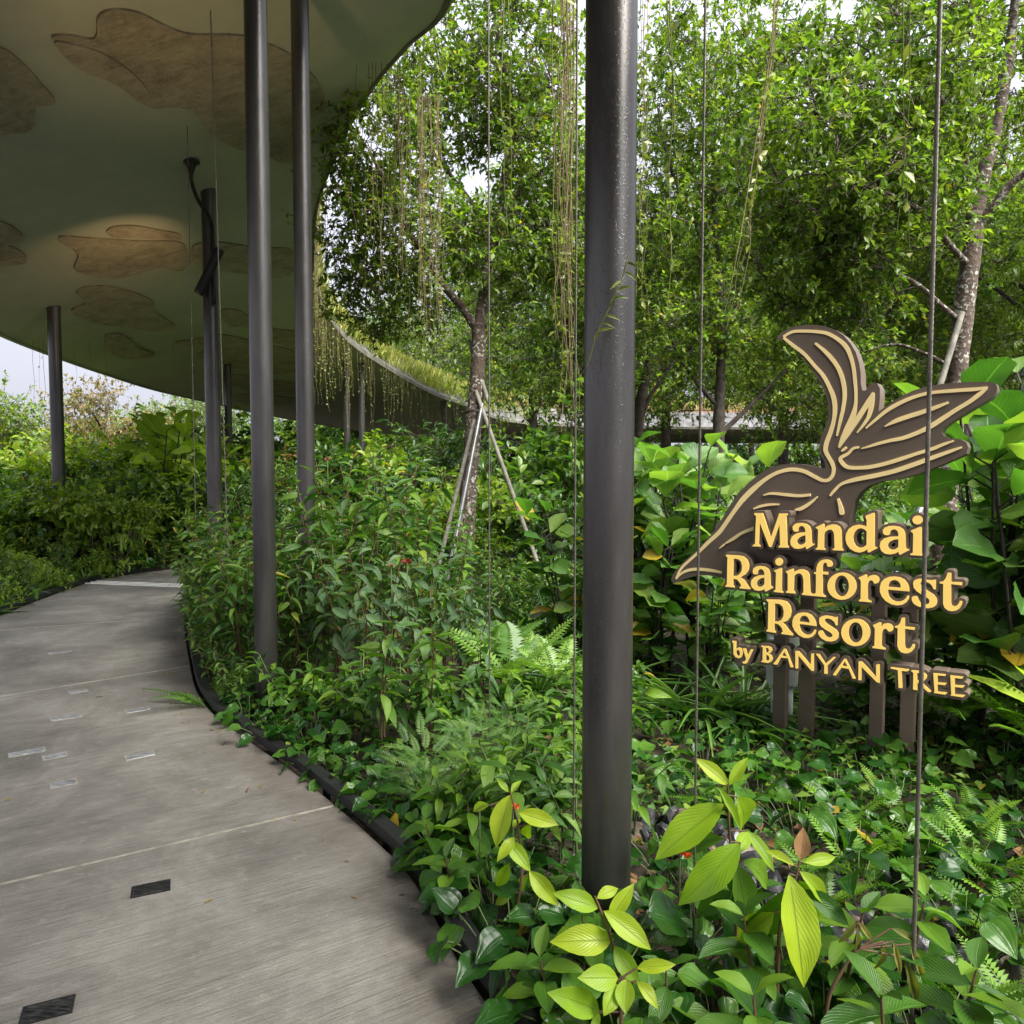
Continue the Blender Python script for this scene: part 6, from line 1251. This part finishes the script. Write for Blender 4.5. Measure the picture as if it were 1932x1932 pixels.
def strands(px, spread, Y, py0, py1, n, sw=0.0):
    r = []
    for k in range(n):
        a = at(px + RV.normal() * spread, py0, Y + RV.normal() * .08); b = at(px, py1 - abs(RV.normal()) * (py1 - py0) * .18, Y); r.append((a.x, a.y, a.z, max(.3, a.z - b.z), sw + RV.normal() * .03))
    return r
vines('dense bundle of brown aerial roots hanging beside the thick column', strands(1062, 9, 4.2, -60, 830, 16), 'root', 5, 5)
vines('loose bundle of pale roots hanging in front of the propped tree', strands(740, 30, 7.8, 120, 560, 20), 'root', 5, 6)
vines('cluster of hanging roots near the propped tree left limb', strands(800, 24, 7.9, 180, 690, 22), 'root', 5, 7)
vines('single leafy vine trailing in front of the propped tree crown', strands(958, 5, 5.0, -40, 520, 2), 'vine_green', 14, 8)
vines('two yellowish vines trailing right of the thick column', strands(1218, 8, 4.6, -60, 620, 4), 'root', 10, 9, L=.06)
vines('pale leafy vine trailing between the thick column and the sign', strands(1258, 3, 3.0, -60, 610, 2), 'vine_green', 10, 10, L=.05)
vines('slanting brown root trailing down towards the sign left tip', strands(1470, 5, 4.0, -20, 640, 4, -.22), 'root', 7, 11)
vines('leafy tendril climbing beside the thick rope', strands(1705, 4, 2.4, -60, 470, 2, .09), 'vine_green', 9, 12, L=.045)
vines('thin strands trailing in front of the lone column', [(at(px, 660, 13.5).x, 13.5, at(px, 640, 13.5).z, ln, 0) for px, ln in ((62, 1.4), (74, 1.9), (82, 1.7), (140, .8), (200, .6), (330, .4), (170, .5))], 'root', 3, 13)
# tendril on the thick column
mb = MB(); C = catmull([A3(1186, 480, 2.36), A3(1172, 530, 2.35), A3(1150, 580, 2.34), A3(1128, 625, 2.35), A3(1108, 690, 2.37)], 6); th = thing('column_tendril', 'leafy tendril clinging across the thick column', 'vine', tuple(C[0]))
mb.tube(C - C[0], .002, 5, False); obj('stem', mb.mesh('stem', M['vine_green']), th)
for k in range(10):
    p = C[2 + 2 * k] - C[0]; m = frame(tuple(p), (RV.normal(), -.3, RV.normal()), (0, -1, .3), .05, .8); obj('leaf', leaf_mesh('lance', k % 3, 'vine_green'), th, Matrix(m.tolist()))
# grass on the planted canopy top
R = np.random.RandomState(66); P = []
for k in range(16000):
    s = R.randint(120, 222); v = R.uniform(.12, .5); p = roof_pt(s, v, .125, 2.0); q = roof_pt(min(s + 1, NR - 1), v, .125, 2.0); w = R.uniform(); P.append([p[i_] * (1 - w) + q[i_] * w for i_ in range(3)])
for k in range(9000):
    s = int(118 + 78 * min(.999, R.beta(1.3, 1.9))); v = R.uniform(0, .14); p = roof_pt(s, v, .12, 2.0); q = roof_pt(min(s + 1, NR - 1), v, .12, 2.0); w = R.uniform(); P.append([p[i_] * (1 - w) + q[i_] * w for i_ in range(3)])
P = np.array(P); n = len(P); Ls = R.uniform(.15, .55, n); o = obj('grass', small_leaves('grass', P, np.stack([R.normal(size=n) * .4, R.normal(size=n) * .4, np.ones(n)], 1), R.normal(size=(n, 3)), Ls, Ls * .12 + .015, M['grass'], 67), roof); o['kind'] = 'stuff'
# ------------------------------------------------------------------ far pavilion at the right
pv = thing('far_pavilion', 'dark glazed pavilion with a planted roof behind the forked tree', 'building', (24, 34, 0))
mb = MB(); mb.box((4, 0, 7.0), (18, 8, .5)); obj('roof_slab', mb.mesh('roof_slab', simple('pav_slab', (.10, .10, .095), .6), False), pv)
mb = MB(); mb.box((4, 1, 3.3), (16, 6, 6.9)); obj('wall', mb.mesh('wall', simple('pav_wall', (.05, .055, .06), .5), False), pv)
for k in range(8):
    mb = MB(); mb.box((-3 + 2 * k, -2.05, 4.6), (1.8, .08, 3.6)); obj('window_pane', mb.mesh('window_pane', simple('pav_glass', (.10, .13, .17), .08, .2), False), pv)
R = np.random.RandomState(5); n = 5000; P = np.stack([R.uniform(-5, 13, n), R.uniform(-4, 4, n), np.full(n, 7.22)], 1); Ls = R.uniform(.3, 1.0, n)
o = obj('roof_planting', small_leaves('roof_planting', P, np.stack([R.normal(size=n) * .5, R.normal(size=n) * .5, np.ones(n)], 1), R.normal(size=(n, 3)), Ls, Ls * .3, M['bush_light'], 68), pv); o['kind'] = 'stuff'
